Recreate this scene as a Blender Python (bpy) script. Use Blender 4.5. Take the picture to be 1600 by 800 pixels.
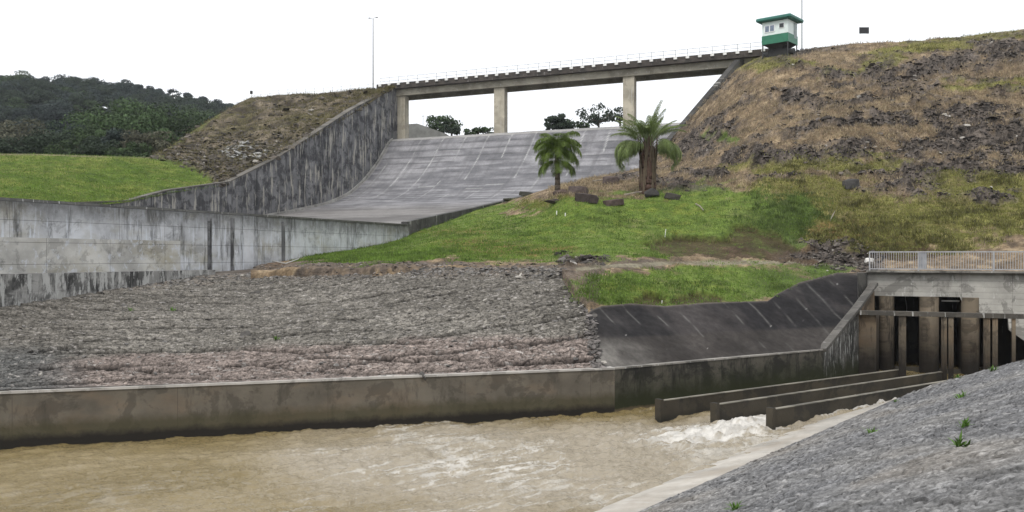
import bpy, bmesh, math, random
import numpy as np
from mathutils import Vector, Matrix
R = math.radians
rng = np.random.default_rng(7); random.seed(7)
scene = bpy.context.scene
for o in list(bpy.data.objects): bpy.data.objects.remove(o)
C = scene.collection
F = 1400.0; CZ = 6.5

# ---------------------------------------------------------------- camera
cam_d = bpy.data.cameras.new('camera'); cam = bpy.data.objects.new('camera', cam_d); C.objects.link(cam)
cam_d.lens = 31.5; cam_d.sensor_width = 36; cam_d.clip_start = 0.1; cam_d.clip_end = 6000
cam.location = (0, 0, CZ); cam.rotation_euler = (R(90), 0, 0)
scene.camera = cam
# ---------------------------------------------------------------- world, sun, exposure
SUN_EL, SUN_AZ = R(52), R(-150)      # azimuth clockwise from +Y : behind and left of the camera
w = bpy.data.worlds.new('World'); scene.world = w; w.use_nodes = True
nt = w.node_tree; bg = nt.nodes['Background']
sky = nt.nodes.new('ShaderNodeTexSky'); sky.sky_type = 'NISHITA'; sky.sun_disc = False
sky.sun_elevation = SUN_EL; sky.sun_rotation = SUN_AZ; sky.dust_density = 4; sky.air_density = 1.0
mx = nt.nodes.new('ShaderNodeMix'); mx.data_type = 'RGBA'; mx.inputs[0].default_value = 0.88
mx.inputs[7].default_value = (12.0, 12.2, 12.5, 1)      # thick even cloud
nt.links.new(sky.outputs[0], mx.inputs[6]); nt.links.new(mx.outputs[2], bg.inputs[0]); bg.inputs[1].default_value = 0.1
sd = bpy.data.lights.new('sun', 'SUN'); sun = bpy.data.objects.new('sun', sd); C.objects.link(sun)
sd.energy = 1.5; sd.angle = R(14); sd.color = (1.0, 0.96, 0.9)
dv = Vector((math.sin(SUN_AZ)*math.cos(SUN_EL), math.cos(SUN_AZ)*math.cos(SUN_EL), math.sin(SUN_EL)))
sun.rotation_euler = dv.to_track_quat('Z', 'Y').to_euler()
scene.view_settings.view_transform = 'Standard'; scene.view_settings.look = 'None'
scene.view_settings.exposure = 0.16; scene.view_settings.gamma = 1.0; scene.view_settings.use_curve_mapping = False

# ---------------------------------------------------------------- numeric helpers
def P(px, py, d): return np.array([(px-800)*d/F, d, CZ+(400-py)*d/F])
def _hash(i, j, k, s=0):
    h = (i.astype(np.int64)*374761393 + j.astype(np.int64)*668265263 + k.astype(np.int64)*2147483647 + s*974634777) & 0xffffffff
    h = ((h ^ (h >> 13))*1274126177) & 0xffffffff
    h = ((h ^ (h >> 16))*2246822519) & 0xffffffff
    return ((h ^ (h >> 15)) & 0xffffff)/float(0xffffff)
def vnoise(p, s=0):
    i = np.floor(p).astype(np.int64); f = p-i; f = f*f*(3-2*f); r = 0
    for a in (0, 1):
        for b in (0, 1):
            for c in (0, 1):
                wt = (f[:, 0] if a else 1-f[:, 0])*(f[:, 1] if b else 1-f[:, 1])*(f[:, 2] if c else 1-f[:, 2])
                r = r + wt*_hash(i[:, 0]+a, i[:, 1]+b, i[:, 2]+c, s)
    return r*2-1
def fbm(p, oct=4, s=0, gain=.5):
    r = 0; a = 1.0; q = p.copy(); t = 0
    for o in range(oct):
        r = r + a*vnoise(q, s+o*17); t += a; a *= gain; q = q*2.03+11.3
    return r/t
def ridged(p, oct=4, s=0):
    r = 0; a = 1.0; q = p.copy(); t = 0
    for o in range(oct):
        r = r + a*(1-2*np.abs(vnoise(q, s+o*31))); t += a; a *= .55; q = q*2.1+7.7
    return r/t
def worley(u, v, s=0, jit=.9):
    """F1, F2, id of the nearest cell for 2-D points."""
    i = np.floor(u).astype(np.int64); j = np.floor(v).astype(np.int64); z = np.zeros_like(i)
    f1 = np.full(u.shape, 9.); f2 = f1.copy(); idd = np.zeros(u.shape); id2 = np.zeros(u.shape); tl = np.zeros(u.shape)
    for a in (-1, 0, 1):
        for b in (-1, 0, 1):
            ci = i+a; cj = j+b
            cx = ci+.5+jit*(_hash(ci, cj, z, s)-.5); cy = cj+.5+jit*(_hash(ci, cj, z, s+5)-.5)
            d = np.hypot(u-cx, v-cy); h = _hash(ci, cj, z, s+9); h2 = _hash(ci, cj, z, s+13)
            m = d < f1
            f2 = np.where(m, f1, np.minimum(f2, d)); idd = np.where(m, h, idd); id2 = np.where(m, h2, id2); f1 = np.where(m, d, f1)
            an = _hash(ci, cj, z, s+21)*6.283; tl = np.where(m, (u-cx)*np.cos(an)+(v-cy)*np.sin(an), tl)
    return f1, f2, idd, id2, tl
def sst(x, a, b):
    t = np.clip((x-a)/(b-a), 0, 1); return t*t*(3-2*t)
def lerp3(a, b, t):
    return np.asarray(a)*(1-t[:, None]) + np.asarray(b)*t[:, None]

# ---------------------------------------------------------------- object helpers
def tag(o, label=None, cat=None, group=None, kind=None):
    if label: o['label'] = label
    if cat: o['category'] = cat
    if group: o['group'] = group
    if kind: o['kind'] = kind
    return o
def empty(name, loc, label, cat, group=None, rz=0):
    o = bpy.data.objects.new(name, None); C.objects.link(o); o.location = loc; o.rotation_euler = (0, 0, rz)
    o.empty_display_size = .2
    return tag(o, label, cat, group)
def link(name, me, mat, parent=None, world=True):
    if mat is not None: me.materials.append(mat)
    o = bpy.data.objects.new(name, me); C.objects.link(o)
    if parent is not None:
        o.parent = parent
        if world:
            par = Matrix.LocRotScale(parent.location, parent.rotation_euler, parent.scale)
            o.matrix_parent_inverse = par.inverted()
    return o
def np_mesh(name, V, Fq, smooth=True, uv=None, attrs=None):
    V = np.asarray(V, dtype=np.float32); Fq = np.asarray(Fq, dtype=np.int32)
    me = bpy.data.meshes.new(name); n = Fq.shape[1]
    me.vertices.add(len(V)); me.vertices.foreach_set('co', V.ravel())
    me.loops.add(Fq.size); me.loops.foreach_set('vertex_index', Fq.ravel())
    me.polygons.add(len(Fq)); me.polygons.foreach_set('loop_start', np.arange(0, Fq.size, n, dtype=np.int32))
    me.polygons.foreach_set('loop_total', np.full(len(Fq), n, dtype=np.int32))
    me.update(calc_edges=True); me.validate()
    me.polygons.foreach_set('use_smooth', np.full(len(me.polygons), smooth))
    if uv is not None:
        l = me.uv_layers.new(name='UVMap'); l.data.foreach_set('uv', np.asarray(uv, dtype=np.float32)[Fq.ravel()].ravel())
    for k, a in (attrs or {}).items():
        a = np.asarray(a, dtype=np.float32)
        at = me.color_attributes.new(name=k, type='FLOAT_COLOR', domain='POINT')
        if a.ndim == 1: a = np.stack([a, a, a], 1)
        at.data.foreach_set('color', np.concatenate([a, np.ones((len(a), 1), np.float32)], 1).ravel())
    return me
def grid_faces(nr, nc):
    i = np.arange(nr-1)[:, None]*nc + np.arange(nc-1)[None, :]
    return np.stack([i, i+1, i+nc+1, i+nc], -1).reshape(-1, 4)

class MB:
    """collects simple solids; build() links them as one mesh object"""
    def __init__(s): s.bm = bmesh.new(); s.uv = s.bm.loops.layers.uv.new('UVMap')
    def box(s, c, size, ax=None, bev=0):
        ax = ax or ((1, 0, 0), (0, 1, 0), (0, 0, 1)); c = Vector(c); A = [Vector(a) for a in ax]; h = [x/2 for x in size]
        vs = [s.bm.verts.new(c+A[0]*sx*h[0]+A[1]*sy*h[1]+A[2]*sz*h[2]) for sz in (-1, 1) for sy in (-1, 1) for sx in (-1, 1)]
        fs = [(0, 2, 3, 1), (4, 5, 7, 6), (0, 1, 5, 4), (2, 6, 7, 3), (0, 4, 6, 2), (1, 3, 7, 5)]
        out = []
        for f in fs:
            fc = s.bm.faces.new([vs[i] for i in f]); out.append(fc)
            for lp in fc.loops:
                p = lp.vert.co-c
                u = p.dot(A[0]) if f in (fs[2], fs[3], fs[0], fs[1]) else p.dot(A[1])
                v = lp.vert.co.z if f not in (fs[0], fs[1]) else p.dot(A[1])
                lp[s.uv].uv = (u+c.x*.7, v)
        if bev:
            es = list({e for f in out for e in f.edges}); bmesh.ops.bevel(s.bm, geom=es, offset=bev, segments=1, affect='EDGES')
        return s
    def tube(s, p0, p1, r0, r1=None, n=8, cap=True):
        r1 = r0 if r1 is None else r1; p0 = Vector(p0); p1 = Vector(p1); d = (p1-p0).normalized()
        a = d.orthogonal().normalized(); b = d.cross(a); ra = []
        for p, r in ((p0, r0), (p1, r1)):
            ra.append([s.bm.verts.new(p+(a*math.cos(t)+b*math.sin(t))*r) for t in [2*math.pi*k/n for k in range(n)]])
        for k in range(n):
            f = s.bm.faces.new((ra[0][k], ra[0][(k+1) % n], ra[1][(k+1) % n], ra[1][k]))
            for lp, (uu, pp) in zip(f.loops, ((k, 0), (k+1, 0), (k+1, 1), (k, 1))):
                lp[s.uv].uv = (uu*2*math.pi*r0/n, lp.vert.co.z)
        if cap and r0 > 0: s.bm.faces.new(list(reversed(ra[0])))
        if cap and r1 > 0.0001: s.bm.faces.new(ra[1])
        return s
    def path(s, pts, r0, r1=None, n=6):
        r1 = r0 if r1 is None else r1; N = len(pts)-1
        for i in range(N):
            s.tube(pts[i], pts[i+1], r0+(r1-r0)*i/N, r0+(r1-r0)*(i+1)/N, n)
        return s
    def prism(s, poly, off):
        """poly: list of 3-D points, extruded by off; uv = distance along the first edge, z"""
        off = Vector(off); a = [s.bm.verts.new(Vector(p)) for p in poly]; b = [s.bm.verts.new(Vector(p)+off) for p in poly]
        o0 = Vector(poly[0]); e = (Vector(poly[1])-o0); e.z = 0
        e = e.normalized() if e.length > 1e-6 else Vector((1, 0, 0)); on = off.normalized()
        def uvs(f):
            for lp in f.loops:
                p = lp.vert.co-o0; lp[s.uv].uv = (p.dot(e)+.9*p.dot(on)+o0.x, lp.vert.co.z)
        uvs(s.bm.faces.new(a)); uvs(s.bm.faces.new(list(reversed(b)))); n = len(a)
        for i in range(n): uvs(s.bm.faces.new((a[(i+1) % n], a[i], b[i], b[(i+1) % n])))
        return s
    def build(s, name, mat, parent=None, smooth=False, bev=0):
        bmesh.ops.recalc_face_normals(s.bm, faces=s.bm.faces)
        me = bpy.data.meshes.new(name); s.bm.to_mesh(me); s.bm.free()
        if smooth: me.polygons.foreach_set('use_smooth', [True]*len(me.polygons))
        o = link(name, me, mat, parent)
        if bev:
            m = o.modifiers.new('bevel', 'BEVEL'); m.width = bev; m.segments = 2; m.limit_method = 'ANGLE'
        return o

# ---------------------------------------------------------------- materials
def newmat(name):
    m = bpy.data.materials.new(name); m.use_nodes = True
    return m, m.node_tree, m.node_tree.nodes['Principled BSDF']
def N(nt, t, **kw):
    n = nt.nodes.new('ShaderNode'+t)
    for k, v in kw.items():
        if k.startswith('i_'):
            n.inputs[int(k[2:])].default_value = v
        else: setattr(n, k, v)
    return n
def L(nt, a, b): nt.links.new(a, b)
def mixc(nt, fac, a, b, mode='MIX'):
    n = N(nt, 'Mix', data_type='RGBA', blend_type=mode)
    for sock, v in ((n.inputs[0], fac), (n.inputs[6], a), (n.inputs[7], b)):
        if hasattr(v, 'is_output'): L(nt, v, sock)
        elif isinstance(v, (int, float)): sock.default_value = v
        else: sock.default_value = (*v, 1)
    return n.outputs[2]
def ramp(nt, fac, stops):
    n = N(nt, 'ValToRGB'); cr = n.color_ramp
    while len(cr.elements) > len(stops): cr.elements.remove(cr.elements[-1])
    while len(cr.elements) < len(stops): cr.elements.new(1)
    for e, (p, c) in zip(cr.elements, stops):
        e.position = p; e.color = (*c, 1) if not isinstance(c, (int, float)) else (c, c, c, 1)
    L(nt, fac, n.inputs[0]); return n.outputs[0]
def noise(nt, vec, scale, detail=5, rough=.55, sc=None, dist=0):
    if sc:
        mp = N(nt, 'Mapping'); mp.inputs['Scale'].default_value = sc; L(nt, vec, mp.inputs[0]); vec = mp.outputs[0]
    n = N(nt, 'TexNoise'); n.inputs['Scale'].default_value = scale; n.inputs['Detail'].default_value = detail
    n.inputs['Roughness'].default_value = rough; n.inputs['Distortion'].default_value = dist
    L(nt, vec, n.inputs['Vector']); return n.outputs[0]
def bump(nt, h, bsdf, strength=.5, dist=.05, prev=None):
    b = N(nt, 'Bump'); b.inputs['Strength'].default_value = strength; b.inputs['Distance'].default_value = dist
    L(nt, h, b.inputs['Height'])
    if prev: L(nt, prev, b.inputs['Normal'])
    L(nt, b.outputs[0], bsdf.inputs['Normal']); return b.outputs[0]
def plain(name, col, rough=.6, var=.25, scale=3, metal=0, b=.2):
    m, nt, bs = newmat(name); tc = N(nt, 'TexCoord').outputs['Object']
    nz = noise(nt, tc, scale); f = ramp(nt, nz, [(.3, 1-var), (.7, 1+var)])
    L(nt, mixc(nt, 1.0, col, f, 'MULTIPLY'), bs.inputs['Base Color'])
    bs.inputs['Roughness'].default_value = rough; bs.inputs['Metallic'].default_value = metal
    if b: bump(nt, noise(nt, tc, scale*8, 4), bs, b, .02)
    return m
def vmat(name, fine=6., fvar=.35, bstr=.6, bdist=.08, rough=.95, bscale=3.5, spec=.2):
    """surface whose material zones are stored on the mesh (attribute 'col'), with procedural fine grain"""
    m, nt, bs = newmat(name); geo = N(nt, 'NewGeometry').outputs['Position']
    at = N(nt, 'Attribute', attribute_name='col').outputs['Color']
    n1 = noise(nt, geo, fine, 6, .65); n2 = noise(nt, geo, fine*.17, 4, .6)
    f1 = ramp(nt, n1, [(.25, 1-fvar), (.5, 1.0), (.78, 1+fvar*1.2)]); f2 = ramp(nt, n2, [(.3, 1-fvar*.6), (.7, 1+fvar*.6)])
    c = mixc(nt, 1.0, mixc(nt, 1.0, at, f1, 'MULTIPLY'), f2, 'MULTIPLY')
    L(nt, c, bs.inputs['Base Color']); bs.inputs['Roughness'].default_value = rough
    bs.inputs['Specular IOR Level'].default_value = spec
    bump(nt, noise(nt, geo, bscale, 8, .7), bs, bstr, bdist)
    return m
def concrete(name, col, dark=(.03, .03, .028), stain=.5, streak=.5, light=.2, panel=(2.4, 1.2), line=.35, boards=0., top=None, water=None, tint=None, streak_sc=(1.6, .12), rough=.85, lightcol=(.5, .5, .48)):
    m, nt, bs = newmat(name); uv = N(nt, 'UVMap').outputs[0]
    base = mixc(nt, ramp(nt, noise(nt, uv, .5, 6, .6), [(.35, 0), (.65, 1)]), [c*.72 for c in col], [min(1, c*1.22) for c in col])
    if tint: base = mixc(nt, ramp(nt, noise(nt, uv, .33, 5, .6, sc=(1, 2, 1)), [(.5, 0), (.68, .8)]), base, tint)
    # blotches
    bl = ramp(nt, noise(nt, uv, .8, 8, .68, dist=.4), [(.44, 1), (.40+.18*stain, 0)]) if stain > 0 else None
    if bl: 
        mm = N(nt, 'Math', operation='MULTIPLY'); L(nt, bl, mm.inputs[0]); mm.inputs[1].default_value = min(1, stain); base = mixc(nt, mm.outputs[0], base, dark)
    s1 = ramp(nt, noise(nt, uv, 1.0, 7, .7, sc=(streak_sc[0], streak_sc[1], 1)), [(.60-.13*streak, 0), (.66-.11*streak, 1)])
    s2 = ramp(nt, noise(nt, uv, 6.0, 5, .7, sc=(streak_sc[0]*1.2, streak_sc[1], 1)), [(.36, .1), (.62, 1)])
    sm = N(nt, 'Math', operation='MULTIPLY'); L(nt, s1, sm.inputs[0]); L(nt, s2, sm.inputs[1])
    sk = N(nt, 'Math', operation='MULTIPLY'); L(nt, sm.outputs[0], sk.inputs[0]); sk.inputs[1].default_value = min(1, streak*1.3)
    base = mixc(nt, sk.outputs[0], base, dark)
    if light > 0:
        l1 = ramp(nt, noise(nt, uv, 2.3, 6, .7, sc=(streak_sc[0]*1.5, streak_sc[1]*1.3, 1)), [(.62-.12*light, 0), (.66-.12*light, 1)])
        lk = N(nt, 'Math', operation='MULTIPLY'); L(nt, l1, lk.inputs[0]); lk.inputs[1].default_value = .75
        base = mixc(nt, lk.outputs[0], base, lightcol)
    hgt = noise(nt, uv, 7, 8, .7)
    if line > 0:
        br = N(nt, 'TexBrick'); br.offset = 0.0; br.inputs['Scale'].default_value = 1; br.inputs['Mortar Size'].default_value = .012
        br.inputs['Brick Width'].default_value = panel[0]; br.inputs['Row Height'].default_value = panel[1]; br.inputs['Mortar Smooth'].default_value = .4
        wob = mixc(nt, .02, uv, N(nt, 'TexNoise').outputs[1]); L(nt, wob, br.inputs['Vector'])
        fm = N(nt, 'Math', operation='MULTIPLY'); L(nt, br.outputs['Fac'], fm.inputs[0]); fm.inputs[1].default_value = line
        base = mixc(nt, fm.outputs[0], base, dark)
    nb = None
    if boards > 0:
        wv = N(nt, 'TexWave', wave_type='BANDS', bands_direction='Y', wave_profile='SAW'); wv.inputs['Scale'].default_value = 1.0/boards/1.0*.05*6.28/2
        wv.inputs['Distortion'].default_value = .6; wv.inputs['Detail'].default_value = 2; L(nt, uv, wv.inputs['Vector'])
        base = mixc(nt, 1.0, base, ramp(nt, wv.outputs['Fac'], [(0, .62), (.12, 1.0), (1, 1.06)]), 'MULTIPLY')
        nb = bump(nt, wv.outputs['Fac'], bs, .25, .02)
    sp = N(nt, 'SeparateXYZ'); L(nt, uv, sp.inputs[0])
    def band(zlo, zhi, colr, amt, up, wig=.5):
        nonlocal base
        ad = N(nt, 'Math', operation='ADD'); L(nt, sp.outputs[1], ad.inputs[0])
        nz = N(nt, 'Math', operation='MULTIPLY_ADD'); L(nt, noise(nt, uv, 1.6, 8, .75, sc=(1.2, 1.0, 1)), nz.inputs[0]); nz.inputs[1].default_value = wig; nz.inputs[2].default_value = -wig/2
        L(nt, nz.outputs[0], ad.inputs[1])
        mr = N(nt, 'MapRange'); L(nt, ad.outputs[0], mr.inputs[0]); mr.inputs[1].default_value = zlo; mr.inputs[2].default_value = zhi
        mr.inputs[3].default_value = 0 if up else amt; mr.inputs[4].default_value = amt if up else 0
        base = mixc(nt, mr.outputs[0], base, colr)
    if top: band(*top)
    for b_ in (water or []): band(*b_)
    L(nt, base, bs.inputs['Base Color']); bs.inputs['Roughness'].default_value = rough
    bs.inputs['Specular IOR Level'].default_value = .3
    bump(nt, hgt, bs, .35, .03, nb)
    return m

M = {}
M['terrain'] = vmat('hillside_soil', 5, .55, 1.0, .25, bscale=2.2)
M['lawn'] = vmat('lawn', 5, .4, .7, .12, bscale=4)
M['stone_pitch'] = vmat('pitched_stone', 9, .4, .8, .04, bscale=8)
M['bank'] = vmat('bank_stone', 13, .55, .9, .02, bscale=16)
M['rock'] = vmat('rock', 4, .4, .8, .06, bscale=5)
M['lining'] = vmat('slope_lining', 3, .35, .3, .03, rough=.9, bscale=3, spec=.1)
M['chute'] = vmat('chute_concrete', 5, .22, .3, .03, rough=.8, bscale=2, spec=.3)
M['leaf'] = None

# ---------------------------------------------------------------- spillway frame: L0 left end of the crest, e along it, n down the flow
L0 = np.array([-16.5, 123.0]); E = np.array([.922, -.387]); NN = np.array([-.387, -.922])
def S(w_, s_, z=0): 
    p = L0+E*w_+NN*s_; return np.array([p[0], p[1], z])
PS = [-14, -6, -1.5, 0, 1.3, 3.7, 7.4, 10.8, 15.2, 21.9, 27, 40, 48, 60, 100]
PZ = [19, 22.3, 22.75, 22.6, 21.6, 19.0, 16.1, 14.25, 12.85, 11.6, 10.8, 9.1, 7.9, 6.0, 3.0]
def prof(s): return np.interp(s, PS, PZ)
def prof_s(s):   # smoothed
    return (prof(s-1.2)+2*prof(s-.5)+2*prof(s)+2*prof(s+.5)+prof(s+1.2))/8
WS = [-14, -5, 0, 3, 8, 11.7, 21, 27, 100]
WW = [48, 47.6, 46.2, 40.8, 37, 30.5, 25, 24.4, 24.4]
def wr(s): return np.interp(s, WS, WW)

# ---------------------------------------------------------------- large surfaces
def tps(pts):
    A = np.array([(p[0]/400, p[1]/200) for p in pts]); b = np.array([1/p[2] for p in pts]); n = len(A)
    D = np.hypot(A[:, None, 0]-A[None, :, 0], A[:, None, 1]-A[None, :, 1]); K = np.where(D > 0, D**2*np.log(D+1e-12), 0)
    Pm = np.c_[np.ones(n), A]; Mx = np.block([[K+1e-3*np.eye(n), Pm], [Pm.T, np.zeros((3, 3))]])
    sol = np.linalg.solve(Mx, np.r_[b, 0, 0, 0])
    def f(px, py):
        X = np.stack([px/400, py/200], -1); out = np.zeros(len(px))
        for k in range(0, len(px), 20000):
            x = X[k:k+20000]; d = np.hypot(x[:, None, 0]-A[None, :, 0], x[:, None, 1]-A[None, :, 1])
            U = np.where(d > 0, d**2*np.log(d+1e-12), 0)
            out[k:k+20000] = U@sol[:n]+np.c_[np.ones(len(x)), x]@sol[n:]
        return 1/np.maximum(out, 1/400)
    return f
def unproj(px, py, d): return np.stack([(px-800)*d/F, d, CZ+(400-py)*d/F], 1)
def poly_at(pts, x):
    p = np.array(pts, float); return [np.interp(x, p[:, 0], p[:, k]) for k in range(1, p.shape[1])]
def blob(px, py, cx, cy, rx, ry, rot=0, soft=.5):
    a = R(rot); dx = px-cx; dy = py-cy; u = (dx*math.cos(a)+dy*math.sin(a))/rx; v = (-dx*math.sin(a)+dy*math.cos(a))/ry
    return 1-sst(np.hypot(u, v), 1-soft, 1+soft)

def ground():
    me = np_mesh('ground', [(-3000, -600, -2.5), (3000, -600, -2.5), (3000, 4000, -2.5), (-3000, 4000, -2.5)], [(0, 1, 2, 3)])
    m = plain('ground_earth', (.08, .09, .045), .95, .3, .05)
    tag(link('ground', me, m), kind='structure')
ground()

# ---- right hillside (mound, berm, dam face)
T1C = [(392, 426, 52), (392, 415, 57.3), (500, 419, 51), (500, 405, 58), (600, 417, 49), (600, 398, 60), (627, 374, 75), (600, 382, 72.5), (500, 399, 66), (650, 364, 77), (700, 346, 83),
  (740, 330, 88), (784, 317, 93), (700, 380, 62), (700, 403, 54), (800, 345, 72), (800, 370, 63), (800, 405, 53), (860, 297, 85), (870, 303, 74), (870, 335, 68), (870, 370, 61), (870, 407, 52),
  (880, 418, 47), (920, 478, 41.7), (930, 277, 92), (998, 266, 97), (940, 303, 74), (1010, 300, 73), (1010, 345, 65), (1010, 385, 57), (1010, 411, 51.5), (1000, 476, 43.3), (1100, 473, 45.4), (1200, 470, 47.9),
  (1057, 204, 104.5), (1057, 300, 73), (1145, 110, 104.6), (1190, 90, 102.6), (1250, 79, 101.5), (1330, 68, 100), (1400, 66, 98), (1600, 46, 94.5), (1900, 18, 90), (1150, 345, 64), (1150, 385, 59), (1150, 411, 54),
  (1250, 409, 57), (1250, 441, 51.2), (1310, 426, 54.3), (1367, 425, 55), (1367, 412, 57.5), (1250, 380, 61), (1250, 330, 65), (1400, 385, 59), (1600, 424, 52), (1600, 385, 57), (1900, 424, 47), (1900, 385, 52), (1400, 250, 73.5), (1200, 240, 76), (1600, 220, 73)]
T1D = tps(T1C)
T1BOT = [(392, 429.5), (500, 422.5), (600, 420.5), (876, 421.5), (896, 453), (920, 488), (940, 478), (985, 474), (1040, 478), (1100, 473), (1200, 470), (1215, 459), (1250, 441), (1310, 425.5), (1367, 428), (1950, 432)]
T1TOP = [(392, 421), (408, 414), (500, 398), (600, 379), (627, 372), (650, 363), (700, 346), (740, 330), (784, 317), (800, 311), (830, 303), (860, 294), (930, 276), (998, 264), (1020, 243), (1063, 203), (1106, 156), (1150, 109), (1164, 100), (1190, 88), (1250, 79), (1270, 75), (1330, 68), (1365, 68), (1400, 66), (1500, 57), (1600, 46), (1950, 14)]
def t1_masks(px, py, W):
    q = W*.35
    j = fbm(q, 5, 3)*22; j2 = fbm(q*1.7, 4, 9)*9
    X = px+j*1.6; Y = py+j2*1.3
    def bs(lst): 
        r = np.zeros(len(px))
        for b in lst: r = np.maximum(r, blob(X, Y, *b))
        return r
    rock = bs([(1330, 122, 58, 10, -18), (1440, 110, 85, 15, -12), (1570, 78, 80, 22, -12), (1245, 150, 28, 13), (1400, 148, 80, 6, -8), (1200, 242, 75, 13, -3), (1300, 240, 90, 16), (1430, 232, 120, 20), (1570, 222, 110, 32),
               (1500, 182, 100, 15, -5), (1090, 228, 36, 26), (1240, 80, 60, 8, -9), (1290, 198, 120, 8, -8), (1380, 186, 55, 12), (1110, 272, 50, 7), (1200, 274, 50, 7), (1420, 270, 60, 13), (1540, 262, 90, 12), (1430, 300, 70, 14), (1540, 308, 40, 10), (1300, 395, 60, 18), (1340, 408, 40, 16),
               (915, 405, 38, 8), (1095, 140, 20, 20), (1120, 195, 40, 14), (985, 278, 36, 6), (1040, 285, 40, 6)])
    n1 = fbm(W*.9, 5, 21)
    rock = np.clip(rock*(.8+1.9*n1)*1.3, 0, 1)
    fringe = (py < 300)*sst(ridged(W*np.array([.22, .22, .5]), 4, 44), .42, .75)*.7
    rock = np.maximum(rock, fringe*(px > 1000))
    green = bs([(820, 372, 330, 36), (1010, 345, 190, 40), (1130, 335, 110, 42, 12), (1200, 350, 60, 40, 20), (1255, 322, 40, 20, 20), (1240, 345, 30, 22), (1080, 447, 190, 30, -3), (690, 350, 110, 20, -16), (570, 400, 110, 14), (1120, 218, 26, 8), (1300, 425, 40, 14)])
    olive = bs([(1240, 256, 110, 10, -3), (1330, 258, 90, 10), (1560, 290, 140, 26, 4), (1500, 335, 170, 32, -8), (1600, 330, 120, 40), (1300, 340, 110, 40), (1260, 300, 90, 26), (1400, 370, 160, 24), (1480, 68, 120, 10, -8), (1200, 100, 60, 14), (1600, 138, 70, 10), (1050, 320, 90, 14), (930, 322, 120, 12), (1540, 135, 70, 8), (1350, 108, 60, 8, -12), (1330, 240, 60, 5)])
    rust = bs([(760, 386, 75, 12), (720, 362, 60, 7), (840, 392, 60, 7), (430, 412, 30, 6), (1320, 365, 60, 16)])
    dark = bs([(1110, 386, 110, 16, 2), (1190, 380, 60, 22, 20), (1015, 467, 30, 8), (1080, 465, 34, 8), (1120, 468, 26, 6), (1290, 402, 60, 14), (1400, 393, 70, 12)])
    dirt = bs([(460, 417, 120, 9), (905, 448, 30, 36), (880, 425, 60, 12), (600, 415, 300, 5), (960, 414, 60, 5)])
    nf = fbm(W*1.1, 5, 140)+.5*fbm(W*3.5, 3, 141)
    green = sst(green+.55*nf, .30, .62)*(green > .02); olive = sst(olive+.6*nf, .28, .68)*(olive > .02); dark = sst(dark+.5*nf, .35, .7)*(dark > .02); dirt = sst(dirt+.5*nf, .3, .65)*(dirt > .02)
    pathm = (np.abs(py-np.interp(px, [900, 960, 1100, 1250, 1330], [421, 414.5, 411.5, 409.5, 414])) < 3.2)*(px > 900)*(px < 1340)*1.0
    return rock, green, olive, rust, dark, dirt, pathm
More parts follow.
